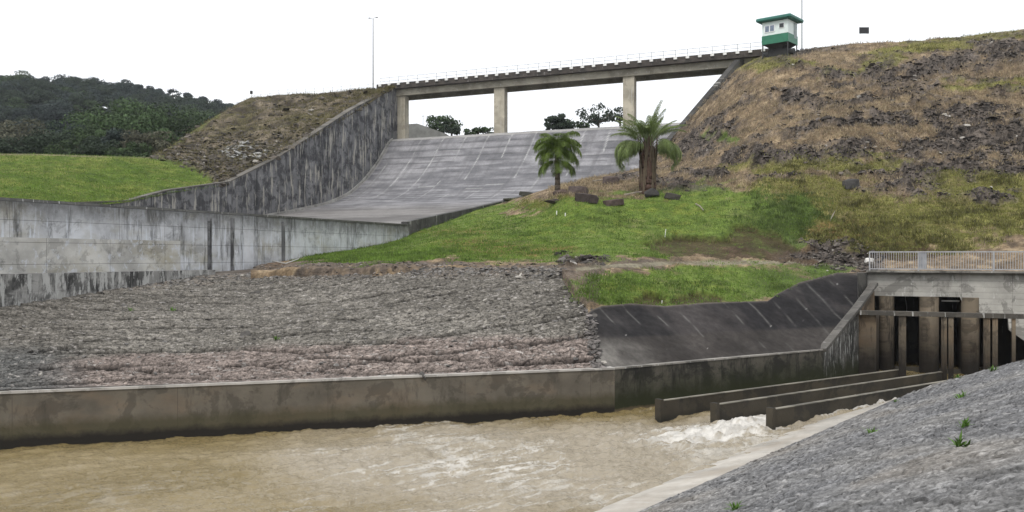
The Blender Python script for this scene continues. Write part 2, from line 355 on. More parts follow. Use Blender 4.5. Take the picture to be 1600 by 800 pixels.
def terrain1():
    pxs = np.concatenate([np.arange(392, 1640, 1.7), np.arange(1640, 1950, 12)]); nc = len(pxs); nv = 200
    yb, = poly_at(T1BOT, pxs); yt, = poly_at(T1TOP, pxs)
    yt = yt+fbm(np.stack([pxs*.05, pxs*0, pxs*0], 1), 4, 5)*2.0*np.clip((pxs-700)/200, 0, 1)
    v = np.linspace(0, 1, nv)[:, None]
    PX = np.broadcast_to(pxs, (nv, nc)).ravel(); PY = (yb+(yt-yb)*v).ravel(); D = T1D(PX, PY); W = unproj(PX, PY, D)
    rock, green, olive, rust, dark, dirt, pathm = t1_masks(PX, PY, W)
    edge = np.clip(np.minimum(v, 1-v)*14, 0, 1).repeat(nc, 1).ravel()
    rough = .22+.7*rock+.2*olive
    rough = rough*np.clip((PY-0)/1, 0, 1)
    smooth_ = np.clip(green*1.2+pathm*2+dirt*.5, 0, 1)*np.clip(1-rock, 0, 1)
    rough = rough*(1-.75*smooth_)
    h = fbm(W*.5, 5, 60)*1.0*rough + ridged(W*np.array([1.1, 1.1, 2.6]), 4, 71)*.5*rough + fbm(W*.12, 3, 90)*.5*(1-smooth_*.5)
    h -= dark*.35*(1-np.clip(olive, 0, 1)*.4)
    W = W + np.array([0, -.35, 1.])*(h*edge)[:, None]
    n1 = fbm(W*1.6, 5, 33); n2 = fbm(W*.45, 4, 35); n3 = ridged(W*np.array([2.2, 2.2, 4.]), 3, 37)
    n5 = fbm(W*3.2, 4, 39); c = lerp3((.245, .180, .112), (.150, .110, .074), sst(n2+.5*n1, -.35, .4))
    c = lerp3(c, (.38, .295, .19), sst(n1+.4*n5, .05, .4)*.75); c = lerp3(c, (.05, .040, .034), sst(-n1-.5*n5, .12, .42)*.65)
    t = lambda m: np.clip(m, 0, 1)
    c = lerp3(c, (.205, .205, .055), t(olive*(.8+.9*n1))*.85)
    c = lerp3(c, (.118, .18, .030), t(green*(1.05+.8*n2))*(.92))
    c = lerp3(c, (.17, .19, .035), t(green)*sst(n1+n2*.5, .05, .5)*.6)
    c = lerp3(c, (.045, .075, .018), t(green)*sst(-n1, .15, .6)*.6)
    c = lerp3(c, (.060, .090, .026), t(green)*sst(PX+n1*60, 1130, 1230)*.65)
    c = lerp3(c, (.20, .10, .05), t(rust*(.75+1.2*n1))*.7)
    c = lerp3(c, (.055, .036, .022), t(dark*(1+.9*n1))*.85)
    c = lerp3(c, (.135, .108, .086), t(dirt*(.8+n1))); c = lerp3(c, (.06, .05, .042), t(dirt)*sst(n5, .05, .35)*.6)
    rc = lerp3((.028, .024, .021), (.135, .114, .098), sst(n3+n1*.9, -.2, .8))
    c = lerp3(c, rc, t(rock*1.15))
    c = lerp3(c, (.23, .21, .15), t(pathm*(.8+.8*n1)))
    V = W.reshape(nv, nc, 3); Cc = c.reshape(nv, nc, 3)
    dive = (sst(.035-v, 0, .03)*sst(930-pxs, 0, 20)[None]); V[..., 2] -= .35*dive
    # crest and land behind it
    back = []
    for dy, dz in ((2.5, .1), (6, .1), (14, -3), (40, -12)):
        b = V[-1].copy(); b[:, 1] += dy; b[:, 0] += dy*.42; b[:, 2] += dz; back.append(b)
    sel = pxs > 1150
    for b, (dy, dz) in zip(back, ((2.5, .1), (6, .1), (14, -3), (40, -12))):
        b[~sel] = V[-1][~sel]+np.array([0, .02*dy, -.05*dy])     # buried edge beside the chute wall
    V = np.concatenate([V]+[b[None] for b in back]); Cc = np.concatenate([Cc]+[Cc[-1:]]*4)
    me = np_mesh('hillside', V.reshape(-1, 3), grid_faces(nv+4, nc), attrs={'col': Cc.reshape(-1, 3)})
    tag(link('hillside', me, M['terrain']), kind='structure')
    return PX, PY, W, rock, green, olive, dark
T1 = terrain1()
def on_hill(px, py): 
    """point of the right hillside seen at this direction"""
    i = np.argmin((T1[0]-px)**2+(T1[1]-py)**2); return Vector(T1[2][i])

# ---- left lawn and embankment
T2C = [(-300, 345, 60), (-300, 236, 90), (0, 322, 68.8), (0, 240, 92), (200, 316, 80), (200, 243, 98), (265, 301, 85), (235, 246, 100), (343, 290, 91.5), (300, 266, 96), (359, 288, 92.8),
       (427, 249, 99.8), (492, 211, 106.5), (548, 179, 113.5), (606, 143, 122), (390, 153, 133), (500, 146, 129), (600, 139, 124.5), (300, 206, 117), (270, 226, 108)]
T2D = tps(T2C)
T2BOT = [(-300, 350), (0, 322), (140, 322), (200, 315.5), (265, 301.5), (343, 290.5), (359, 287.5), (427, 249), (492, 211), (548, 179), (606, 143), (614, 141)]
T2TOP = [(-300, 236), (0, 240), (60, 240.5), (140, 243), (200, 245), (235, 246), (270, 226), (300, 206), (340, 180), (370, 162), (390, 153), (430, 149), (500, 146), (560, 141), (606, 138), (614, 138)]
def terrain2():
    pxs = np.concatenate([np.arange(-300, -8, 12), np.arange(-8, 614, 1.6)]); nc = len(pxs); nv = 110
    yb, = poly_at(T2BOT, pxs); yt, = poly_at(T2TOP, pxs)
    yt = yt+fbm(np.stack([pxs*.06, pxs*0, pxs*0], 1), 4, 5)*1.8*(pxs > 235)
    v = np.linspace(0, 1, nv)[:, None]
    PX = np.broadcast_to(pxs, (nv, nc)).ravel(); PY = (yb+(yt-yb)*v).ravel(); D = T2D(PX, PY); W = unproj(PX, PY, D)
    j = fbm(W*.3, 4, 3)*14
    rockline = np.interp(PX+j, [180, 235, 300, 345, 360, 640], [225, 246, 262, 292, 300, 400])
    rk = sst(rockline-PY-j*.5, -6, 8)
    edge = np.clip(np.minimum(v, 1-v)*12, 0, 1).repeat(nc, 1).ravel()
    lay = ridged(np.stack([W@np.array([.9, .1, .35])*.35, W@np.array([.1, .5, -.8])*1.5, W[:, 1]*.2], 1), 5, 12)
    h = (fbm(W*.45, 5, 14)*.55+lay*.38)*rk + fbm(W*.25, 3, 6)*.35*(1-rk)
    W = W+np.array([0, -.3, 1.])*(h*edge)[:, None]
    n1 = fbm(W*1.1, 5, 33); n2 = fbm(W*.3, 4, 35)
    c = lerp3((.09, .135, .022), (.155, .18, .04), sst(n2+.3*n1, -.3, .35)); c = lerp3(c, (.05, .085, .018), sst(-n1, .2, .6)*.7)
    rc = lerp3((.048, .040, .032), (.18, .15, .11), sst(lay+n1*.9, -.1, .9)); rc = lerp3(rc, (.12, .11, .045), sst(n2+.3*n1, 0, .5)*.6*sst(-PY+240, 0, 60))
    rc = lerp3(rc, (.26, .25, .23), blob(PX+j, PY, 385, 240, 38, 12, -10)*sst(n1, .0, .4)*.8)
    c = lerp3(c, rc, rk)
    strip = sst(PY-np.interp(PX, [225, 235, 390], [252, 250, 157]), 3, -3)*(PX > 225)*(PX < 345)
    c = lerp3(c, (.13, .15, .04), strip*.8)
    edge_c = ((PY-np.interp(PX, *np.array(T2TOP).T)) < 2.2)*(PX < 240)
    c = lerp3(c, (.2, .17, .11), edge_c*.7)
    V = W.reshape(nv, nc, 3); Cc = c.reshape(nv, nc, 3)
    bk = []
    for dy, dz, dzr in ((2, -.6, 0), (5, -4, -.2), (12, -12, -16)):
        b = V[-1].copy(); lf = np.clip((395-pxs)/60, 0, 1)
        b[:, 1] += dy; b[:, 2] += dz*lf+dzr*(1-lf); b[:, 0] += -dy*.5*lf-.15*dy*(1-lf); bk.append(b[None])
    V = np.concatenate([V]+bk); Cc = np.concatenate([Cc, np.broadcast_to(np.array((.11, .14, .035)), (3, nc, 3))])
    me = np_mesh('embankment', V.reshape(-1, 3), grid_faces(nv+3, nc), attrs={'col': Cc.reshape(-1, 3)})
    tag(link('embankment', me, M['terrain']), kind='structure')
    return PX, PY, W, rk
T2 = terrain2()

# ---- generic loft of pixel-direction rows
def loft(rows, nu, nv, x0=None):
    rr = []
    t = np.linspace(0, 1, nu)
    for r in rows:
        r = np.array(r, float); l = np.r_[0, np.cumsum(np.hypot(np.diff(r[:, 0]), np.diff(r[:, 1])))]; l /= l[-1]
        tt = t
        rr.append(np.stack([np.interp(tt, l, r[:, 0]), np.interp(tt, l, r[:, 1]), np.interp(tt, l, 1/r[:, 2])], 1))
    rr = np.array(rr); s = np.linspace(0, len(rows)-1, nv); i = np.minimum(s.astype(int), len(rows)-2); f = (s-i)[:, None, None]
    G = rr[i]*(1-f)+rr[i+1]*f
    px, py, dd = G[..., 0].ravel(), G[..., 1].ravel(), 1/G[..., 2].ravel()
    return px, py, unproj(px, py, dd)

WB0 = P(0, 610, 30.5); 
def gravel():
    bot = [(-420, 624.5, 27.9), (0, 609, 30.6), (935, 577.5, 36.95)]
    mid = [(-420, 560, 31.8), (0, 528, 35.3), (400, 500, 41), (922, 488, 41.1)]
    top = [(-420, 480, 38), (0, 459, 41), (100, 445, 44.5), (285, 431.5, 50), (392, 427, 52), (500, 419.5, 51), (600, 417.5, 49), (880, 418.5, 47)]
    nu, nv = 1250, 330
    px, py, W = loft([bot, mid, top], nu, nv)
    ext = W.reshape(nv, nu, 3)[-1]+np.array([.3, 2.6, -.02])
    a = np.array([.956, .292]); u = W[:, 0]*a[0]+W[:, 1]*a[1]; v = -W[:, 0]*a[1]+W[:, 1]*a[0]
    j = fbm(np.stack([u, v, u*0], 1)*2.5, 3, 2)*.30
    f1, f2, i1, i2, t1 = worley((u+j)/.33, (v+j*.6)/.20, 3); g1, g2, k1, k2, t2 = worley((u-j)/.15, (v+j*.5)/.095, 8)
    crack = sst(f2-f1, .0, .16); cr2 = sst(g2-g1, 0, .16)
    # horizontal course cracks
    vv = v-np.interp(u, [-40, 60], [0, 0]); cw = 1.6*fbm(np.stack([u*.35, u*0, v*.12], 1), 4, 6)
    cw2 = fbm(np.stack([u*.45, v*0, v*.5], 1), 4, 16)
    course = np.exp(-((np.mod(vv+cw*.35, 1.62)-.8)/.09)**2)*sst(cw2, -.3, .05)
    pinkzone = sst(np.interp(px, [0, 100, 400, 950], [585, 560, 540, 522])-py+fbm(W*.5, 4, 4)*12, 5, -7)*sst(px+fbm(W*.4, 3, 5)*60, 40, 150)
    ledge = np.exp(-((py-np.interp(px, [0, 300, 930], [580, 574, 559])+cw*9)/2.2)**2)*sst(cw2, -.12, .02)+np.exp(-((py-np.interp(px, [0, 300, 930], [551, 546, 532])+cw*9)/1.8)**2)*sst(-cw2, -.08, .04)
    ledge = ledge*(px > 60)
    topz = sst(py-np.interp(px, [0, 100, 285, 392, 600, 880], [459, 445, 431, 427, 417, 418]), 22, 2)
    h = (i1-.5)*.035*(1+topz)+t1*.04+t2*.02+crack*.02-.04+cr2*.006+(k1-.5)*.02-course*.14-np.clip(ledge, 0, 1)*.22+fbm(W*.3, 2, 7)*.06+pinkzone*(i2-.5)*.03
    vert = np.repeat(np.linspace(0, 1, nv), nu); edge = np.clip(np.minimum(vert, 1-vert)*25, 0, 1)
    W = W+np.array([0, -.35, .93])*(h*edge)[:, None]
    n2 = fbm(W*.25, 4, 35); n1 = fbm(W*1.4, 4, 36)
    c = lerp3((.122, .113, .099), (.170, .158, .139), sst(n2+.4*n1, -.3, .5))
    c = c*(.62+.76*k1)[:, None]*(.8+.4*i1)[:, None]
    c = lerp3(c, np.array((.205, .168, .150))*(.6+.7*k1)[:, None]*(.8+.4*i1)[:, None], pinkzone*.85)
    c = lerp3(c, (.085, .09, .092), sst(120-px+n2*60, -40, 60)*sst(py, 530, 560)*.6)
    c = lerp3(c, (.32, .30, .28), sst(k2, .93, .97)*.7)
    c = lerp3(c, (.19, .15, .12), topz*sst(n1, -.3, .4)*.5)
    c = c*(.42+.58*crack)[:, None]*(.5+.5*cr2)[:, None]*1.15*(1-.8*course)[:, None]*(1-.8*np.clip(ledge, 0, 1))[:, None]
    W = np.r_[W, ext]; c = np.r_[c, c[-nu:]*0+np.array((.13, .105, .085))]; me = np_mesh('stone_slope', W, grid_faces(nv+1, nu), smooth=False, attrs={'col': c})
    tag(link('stone_slope', me, M['stone_pitch']), kind='structure')
    return px, py, W[:nu*nv]
GR = gravel()
def berm():
    px, py, W = loft([[(-420, 481, 38.2), (0, 460, 41.2), (100, 446, 44.7), (285, 432.3, 50.2), (392, 427.6, 52.2), (400, 427.2, 52.2)], [(-420, 420, 47), (0, 417, 50), (100, 417, 50), (285, 416, 56), (392, 418, 58), (400, 418, 58)]], 120, 12)
    me = np_mesh('berm', W, grid_faces(12, 120), attrs={'col': lerp3((.12, .1, .085), (.17, .15, .13), sst(fbm(W, 4, 3), -.4, .4))}); tag(link('berm', me, M['terrain']), kind='structure')
berm()
def on_gravel(px, py):
    i = np.argmin((GR[0]-px)**2+(GR[1]-py)**2); return Vector(GR[2][i])

def lining():
    bot = [(934, 577.8, 37.0), (1285, 546.5, 44.6)]
    mid = [(921, 500, 40.3), (1325, 495, 47.3)]
    top = [(918, 489, 40.9), (925, 484, 41.2), (940, 478, 41.8), (985, 474, 42.8), (1040, 478, 43.7), (1100, 473, 45.2), (1200, 470, 47.6), (1215, 459, 48.8), (1250, 441, 51), (1310, 425.5, 54), (1345, 428, 54), (1366, 437, 53)]
    nu, nv = 420, 90
    px, py, W = loft([bot, top], nu, nv)
    n1 = fbm(W*.8, 5, 3); n2 = fbm(W*.25, 4, 8)
    t = np.tile(np.linspace(0, 1, nu), nv); s = np.repeat(np.linspace(0, 1, nv), nu)
    # seams of the lining run straight up the slope
    um = (px + (py-577)*.0)
    sx = px-(577-py)*-1.02*1.0        # seams lean: top-left to bottom-right in plan of the slope
    sx = px+(py-0)*-.95
    ph = np.mod(sx/40.0+n2*.06, 1); seam = np.exp(-(np.minimum(ph, 1-ph)*40/1.1)**2)*sst(fbm(np.stack([sx*.02, py*.05, py*0], 1), 4, 5), -.05, .35)
    c = lerp3((.020, .019, .020), (.052, .047, .046), sst(n2+.7*n1, -.4, .45)); ds = sst(fbm(np.stack([sx*.03, py*.012, py*0], 1), 5, 15), 0, .35); c = lerp3(c, (.018, .018, .019), ds*.6)
    low = sst(py-np.interp(px, [934, 1285], [530, 510]), -3, 3)
    c = lerp3(c, np.array((.058, .052, .047))*(.9+.3*n1[:, None]), low*.65)
    c = lerp3(c, (.19, .18, .165), blob(px, py, 950, 562, 60, 28)*.8*sst(n1, -.7, .4))
    c = lerp3(c, (.17, .165, .155), seam*.6)
    c = lerp3(c, (.3, .29, .28), sst(_hash((px/2.2).astype(int), (py/2.2).astype(int), (py*0).astype(int)), .9992, .9996)*.5)
    topb = np.exp(-((1-s)/.02)**2); c = lerp3(c, (.16, .14, .12), topb*.6)
    W = W+np.array([0, -.4, .9])*((fbm(W*.35, 4, 12)*.14-seam*.012)*np.clip(np.minimum(s, 1-s)*10, 0, 1)*np.clip(np.minimum(t, 1-t)*20, 0, 1))[:, None]
    me = np_mesh('slope_lining', W, grid_faces(nv, nu), attrs={'col': c})
    tag(link('slope_lining', me, M['lining']), 'dark grey sheet lined slope with pale slanting seams above the outlet channel wall', 'slope lining')
lining()

# ---- spillway chute
def chute():
    s = np.concatenate([np.linspace(-14, -1.6, 8), np.linspace(-1.5, 30, 170), np.linspace(30.4, 100, 90)]); ns = len(s); t = np.linspace(0, 1, 260); nt_ = len(t)
    SS = s[:, None]+t[None]*0; WW_ = wr(SS)*t[None]
    z = prof_s(SS)
    pts = L0[None, None]+E*WW_[..., None]+NN*SS[..., None]
    V = np.concatenate([pts, z[..., None]], -1).reshape(-1, 3); sf = SS.ravel(); wf = WW_.ravel()
    q = np.stack([wf, sf, wf*0], 1)
    n1 = fbm(q*.6, 5, 4); st = fbm(q*np.array([.25, 2.2, 1]), 5, 8); n3 = fbm(q*.12, 3, 2); st2 = fbm(q*np.array([2.2, .18, 1]), 4, 19)
    c = lerp3((.135, .135, .145), (.265, .262, .275), sst(st+.4*n1+.3*n3, -.45, .5))
    c = lerp3(c, (.34, .335, .34), sst(st, .25, .6)*.5*sst(sf, 0, 4))
    c = lerp3(c, (.10, .10, .105), sst(st2, .1, .6)*.45*sst(18-sf, 0, 8))
    lift = np.mod(sf+.08*n1, .95); lj = np.exp(-((lift-.5)/.085)**2); c = lerp3(c, (.075, .075, .08), lj*.8*sst(fbm(q*np.array([.4, .9, 1]), 3, 30), -.5, .1)*sst(20-sf, 0, 6))
    vj = np.mod(wf, 3.3)+.3; on = _hash(np.floor(wf/3.3).astype(int), np.floor(sf/4).astype(int), (sf*0).astype(int), 4) > .33
    vjm = np.exp(-((vj-1.95)/.065)**2)*on*sst(16-sf, 0, 3)*(.35+.65*sst(fbm(q*np.array([.1, 1.2, 1]), 4, 55), -.2, .2)); c = lerp3(c, (.46, .46, .45), vjm*.85)
    dk = np.exp(-((np.mod(wf, 3.9)-1.6)/.25)**2)*sst(16-sf, 0, 3); c = lerp3(c, (.11, .11, .115), dk*.4)
    lp = (_hash(np.floor(wf/2.3).astype(int), np.floor(sf/1.25).astype(int), (sf*0).astype(int), 14) > .93)*np.exp(-((lift-.75)/.05)**2); c = lerp3(c, (.45, .45, .44), lp*.6)
    lowm = sst(sf, 15, 24); c = lerp3(c, lerp3((.105, .098, .092), (.20, .19, .18), sst(fbm(q*np.array([.07, .7, 1]), 5, 40)+.3*n1, -.4, .4)), lowm*.85)
    edge = (wf < .5)*sst(sf, 0, 2); c = lerp3(c, (.30, .29, .27), edge*.6)
    c = lerp3(c, (.4, .39, .37), (np.abs(sf+.3) < .7)*.6)
    V[:, 2] += fbm(q*.5, 3, 3)*.05
    me = np_mesh('chute_floor', V, grid_faces(ns, nt_), attrs={'col': c})
    root = empty('spillway', tuple(S(20, 0, 22.6)), 'wide concrete spillway chute curving down below the piers of the footbridge', 'spillway')
    link('chute_floor', me, M['chute'], root)
    # left training wall
    wl = concrete('training_wall_concrete', (.175, .175, .18), dark=(.026, .026, .03), stain=.7, streak=.75, light=.62, panel=(4.2, 2.6), line=.45, streak_sc=(.62, .075), lightcol=(.42, .40, .35))
    tw_s = [-2.5, 0, 1.1, 10.1, 17.9, 25, 32.8, 36, 41.3, 46.3, 60, 100]; tw_z = [29.9, 29.55, 29.0, 25.0, 21.0, 17.4, 14.15, 13.6, 12.7, 11.4, 10.2, 8]
    s = np.arange(-2.5, 100, .5); zt = np.interp(s, tw_s, tw_z)
    def wallmesh(w0, thick, s, zt, zb, name, mat, parent):
        ws = w0(s) if callable(w0) else np.full(len(s), w0)
        pin = L0+E*ws[:, None]+NN*s[:, None]; po = pin+E*thick
        n = len(s); V = []; UV = []
        for p, z in ((pin, zb), (pin, zt), (po, zt), (po, zb)):
            V.append(np.c_[p, z]); UV.append(np.c_[s, z])
        V = np.concatenate(V); UV = np.concatenate(UV); Fs = []
        for k in range(4):
            a = k*n; b = ((k+1) % 4)*n; i = np.arange(n-1); Fs.append(np.stack([a+i, a+i+1, b+i+1, b+i], 1))
        Fs.append([[0, n, 2*n, 3*n]]); Fs.append([[n-1, 4*n-1, 3*n-1, 2*n-1]])
        me = np_mesh(name, V, np.concatenate(Fs), smooth=False, uv=UV); bm = bmesh.new(); bm.from_mesh(me); bmesh.ops.recalc_face_normals(bm, faces=bm.faces); bm.to_mesh(me); bm.free()
        return link(name, me, mat, parent)
    r = empty('training_wall', tuple(S(0, 0, 22)), 'tall dark streaked concrete side wall along the left edge of the chute', 'wall')
    wallmesh(-.02, -.8, s, zt, prof_s(s)-1.5, 'wall_body', wl, r)
    cp = concrete('coping_concrete', (.13, .12, .105), stain=.4, streak=.3, light=.1, line=0)
    wallmesh(.04, -.9, s, zt+.11, zt+.004, 'coping', cp, r)
    wallmesh(.22, -.24, s[5:], prof_s(s[5:])+.28, prof_s(s[5:])-.1, 'kerb', concrete('kerb_concrete', (.33, .32, .30), stain=.3, streak=.3, light=.2, line=0), r)
    # right training wall
    s2 = np.concatenate([np.arange(-8, 48, .5)]); z2 = np.interp(s2, [0, 5, 10], [1.1, .7, .12])+np.interp(s2, [-8, -4.9, 0, 3, 8, 11.7, 21, 27, 40.4, 48], [29.3, 29.2, 28.4, 21.5, 16.1, 14.5, 12.1, 11.1, 9.25, 8.0])
    r = empty('training_wall', tuple(S(42, 0, 22)), 'low dark concrete side wall along the right edge of the chute beside the rock slope', 'wall')
    k = s2 <= 40.2
    wallmesh(wr, .6, s2[k], z2[k], prof_s(s2[k])-2, 'wall_body', concrete('right_wall_concrete', (.085, .083, .08), stain=.5, streak=.5, light=.1, line=.2), r)
    # near basin wall
    gw = concrete('basin_wall_concrete', (.53, .54, .56), dark=(.035, .035, .033), stain=.25, streak=.62, light=.6, panel=(3.1, 1.0), line=.75, streak_sc=(1.3, .16), tint=(.36, .34, .27), lightcol=(.62, .65, .70), top=(7.9, 9.1, (.06, .06, .055), .8, True, 1.6))
    s3 = np.arange(40.3, 110, .6)
    r = empty('basin_wall', tuple(S(24.6, 60, 5.5)), 'long pale stained concrete wall of the stilling basin below the lawn on the left', 'wall')
    wallmesh(24.45, .9, s3, np.full(len(s3), 9.05), np.full(len(s3), 3.5), 'wall_body', gw, r)
    b = MB(); a0, a1 = S(24.9, 40.3), S(24.9, 110); dirv = (a1-a0)/np.linalg.norm(a1-a0)
    c_ = (a0+a1)/2; b.box((c_[0], c_[1], 9.12), (70, 1.02, .13), ((dirv[0], dirv[1], 0), (-dirv[1], dirv[0], 0), (0, 0, 1)))
    b.build('coping', concrete('dark_coping', (.11, .108, .10), stain=.4, streak=.2, light=.1, line=0), r)
    # protruding thicker lower half, vertical ribs at the joint near the corner
    b = MB()
    b.box(tuple(S(25.62, 85.4, 6.45)), (49.2, .55, 5.1), ((dirv[0], dirv[1], 0), (-dirv[1], dirv[0], 0), (0, 0, 1)))
    b.build('front_block', gw, r); b = MB()
    for ss in (65.2, 63.2, 57.5): b.box(tuple(S(25.91 if ss > 60 else 25.38, ss, 6.9)), (.30, .08, 3.8), ((dirv[0], dirv[1], 0), (-dirv[1], dirv[0], 0), (0, 0, 1)))
    b.build('rib', concrete('rib_concrete', (.20, .20, .205), dark=(.02, .02, .02), stain=.7, streak=.9, light=.3, line=.4, panel=(30, 1.0)), r)
    b = MB(); c1 = S(25.47, 84, 7.1); b.box(tuple(S(25.96, 88.0, 6.3)), (40.6, .16, 2.1), ((dirv[0], dirv[1], 0), (-dirv[1], dirv[0], 0), (0, 0, 1)))
    b.build('lower_lift', concrete('lower_lift_concrete', (.49, .48, .45), dark=(.035, .035, .033), stain=.25, streak=.4, light=.5, panel=(3.7, 1.0), line=.75, streak_sc=(.6, .5), tint=(.36, .33, .25), lightcol=(.56, .58, .62)), r)
    fw = concrete('footing_concrete', (.32, .315, .30), dark=(.02, .02, .02), stain=.7, streak=.95, light=.8, line=.2, streak_sc=(1.1, .22))
    b = MB(); cc = S(26.5, 85.0); b.box((cc[0], cc[1], 4.55), (38, 1.1, 2.3), ((dirv[0], dirv[1], 0), (-dirv[1], dirv[0], 0), (0, 0, 1)))
    b.build('footing', fw, r)
chute()

# ---- channel walls
def seg_wall(b, p0, p1, z0, z1, zb, th, side=1):
    """vertical wall between two plan points, face on the line, thickness on its far side"""
    p0 = Vector((*p0, 0)); p1 = Vector((*p1, 0)); d = (p1-p0).normalized(); nrm = Vector((-d.y, d.x, 0))*side*th
    b.prism([(p0.x, p0.y, zb), (p1.x, p1.y, zb), (p1.x, p1.y, z1), (p0.x, p0.y, z0)], nrm)
A0 = np.array([-17.4, 30.5]); A1 = np.array([4.25, 37.1]); A2 = np.array([15.5, 44.6]); dA = (A1-A0)/np.linalg.norm(A1-A0)
Am = A0-dA*26
WB = [(.62, .95, (.05, .045, .02), .7, False, .55), (.20, .44, (.014, .012, .010), .95, False, .5)]
r = empty('channel_wall', (A0[0], A0[1], 0), 'long low brown stained concrete wall along the muddy water below the stone slope', 'wall')
b = MB(); seg_wall(b, Am, A1, 1.82, 1.80, -2, .5); b.build('wall_body', concrete('channel_concrete', (.128, .113, .090), dark=(.045, .04, .032), stain=.5, streak=.45, light=0, panel=(5.2, 40), line=.55, tint=(.165, .125, .088), water=WB, streak_sc=(.9, .3), lightcol=(.27, .25, .21)), r)
cl = concrete('pale_coping', (.42, .40, .37), stain=.3, streak=.2, light=.2, line=0)
b = MB(); seg_wall(b, Am-np.array([.0, .04]), A1-np.array([0, .04]), 1.90, 1.88, 1.803, .56); b.build('coping', cl, r)
r = empty('channel_wall', (A1[0], A1[1], 0), 'dark mossy concrete wall under the dark lined slope beside the outlet', 'wall')
WB2 = [(.5, 1.5, (.020, .024, .008), .92, False, 1.6), (.12, .2, (.15, .11, .07), .6, False, .25)]
b = MB(); seg_wall(b, A1+np.array([.004, 0]), A2, 1.80, 1.80, -2, .5); b.build('wall_body', concrete('mossy_concrete', (.085, .078, .062), dark=(.014, .014, .012), stain=.85, streak=.8, light=0, panel=(3.4, 40), line=.4, water=WB2, streak_sc=(1.5, .25)), r)
b = MB(); seg_wall(b, A1-np.array([-.01, .04]), A2-np.array([0, .04]), 1.87, 1.87, 1.803, .3); b.build('coping', concrete('worn_coping', (.25, .235, .21), stain=.5, line=0), r)

# ---- foreground bank
B0 = np.array([3.57, 22.5]); KB = np.array([.62, .784]); QB = np.array([.784, -.62]); MS = .387
def bankp(k, q, z=None): 
    p = B0+KB*k+QB*q; return Vector((p[0], p[1], (.25+MS*q) if z is None else z))
def bank():
    n_k, n_q = 760, 520
    d = 1/np.linspace(1/42.0, 1/7.0, n_k-30); k = (d-22.5)/.784; k = np.concatenate([k, np.linspace(k[-1]-1, -34, 30)]); q = np.linspace(0, 1, n_q)**1.15*17
    K = np.repeat(k, n_q); Q = np.tile(q, n_k)
    # end of the bank: the far edge swings round slightly
    XY = B0+KB*K[:, None]+QB*Q[:, None]; Z = .25+MS*Q
    j = fbm(np.stack([K, Q, K*0], 1)*2.2, 3, 2)*.3
    f1, f2, i1, i2, t1 = worley((K+j)/.20, (Q+j)/.34, 23); g1, g2, k1, k2, t2 = worley((K-j)/.075, (Q+j*.8)/.14, 28)
    crack = sst(f2-f1, .02, .2); cr2 = sst(g2-g1, 0, .25); W = np.c_[XY, Z]
    n1 = fbm(W*1.2, 5, 3); n2 = fbm(W*.3, 4, 5); grout = sst(n1+.5*n2, .05, .5)
    h = (i1-.5)*.025+t1*.05+t2*.03+crack*.012+cr2*.004+(k1-.5)*.022
    h = h*(1-.7*grout)+fbm(W*7, 3, 55)*.012+n2*.06
    W[:, 2] += h*np.clip(Q*6, 0, 1)*1.0
    c = lerp3((.115, .115, .118), (.165, .162, .158), sst(n2+.4*n1, -.4, .5))*(.68+.64*k1)[:, None]*(.78+.44*i1)[:, None]*1.13
    bl = sst(fbm(W*.16, 3, 77), -.1, .3); c = lerp3(c, np.array((.13, .132, .138))*(.65+.65*k1)[:, None], bl*.4)
    c = lerp3(c, (.17, .145, .115), sst(n2, .2, .6)*.4)
    c = c*(.62+.38*np.maximum(crack, grout*.8))[:, None]*(.82+.18*cr2)[:, None]*1.12
    c = lerp3(c, (.34, .33, .32), sst(k2, .94, .98)*.5)
    me = np_mesh('stone_bank', W, grid_faces(n_k, n_q), smooth=False, attrs={'col': c})
    tag(link('stone_bank', me, M['bank']), kind='structure')
    cm = concrete('ledge_concrete', (.41, .385, .345), dark=(.16, .14, .11), stain=.2, streak=.25, light=.2, panel=(3, 30), line=.3, tint=(.33, .29, .24))
    # pale ledge at its foot
    b = MB(); ke = 24.8
    prof_ = [(-3.2, -.9), (-1.38, -.01), (-.8, .13), (-.05, .24), (.0, .2), (.0, -.9)]
    a = [bankp(-34, q_, z_) for q_, z_ in prof_]; e_ = [bankp(ke, q_, z_) for q_, z_ in prof_]
    V = [tuple(p) for p in a+e_]; n = len(a); me = bpy.data.meshes.new('concrete_ledge')
    me.from_pydata(V, [], [(i, (i+1) % n, n+(i+1) % n, n+i) for i in range(n)]+[tuple(range(n))[::-1], tuple(range(n, 2*n))])
    uv = me.uv_layers.new(name='UVMap')
    for p in me.polygons:
        for li in p.loop_indices:
            vv = Vector(me.vertices[me.loops[li].vertex_index].co); dd = np.array([vv.x, vv.y])-B0
            uv.data[li].uv = (float(dd@KB), float(dd@QB))
    tag(link('concrete_ledge', me, cm), 'pale wet concrete ledge between the muddy water and the paved bank', 'ledge')
    # end wall of the bank towards the outlet
    b = MB(); p0 = bankp(24.8, -1.5); p1 = bankp(24.8, 17); b.prism([(p0.x, p0.y, -2), (p1.x, p1.y, -2), (p1.x, p1.y, p1.z+.0), (bankp(24.8, 0).x, bankp(24.8, 0).y, .26), (p0.x, p0.y, 0)], (KB[0]*.35, KB[1]*.35, 0))
    tag(b.build('bank_end_wall', concrete('end_wall', (.15, .14, .12), line=.2)), 'dark low wall closing the far end of the paved bank', 'wall')
bank()

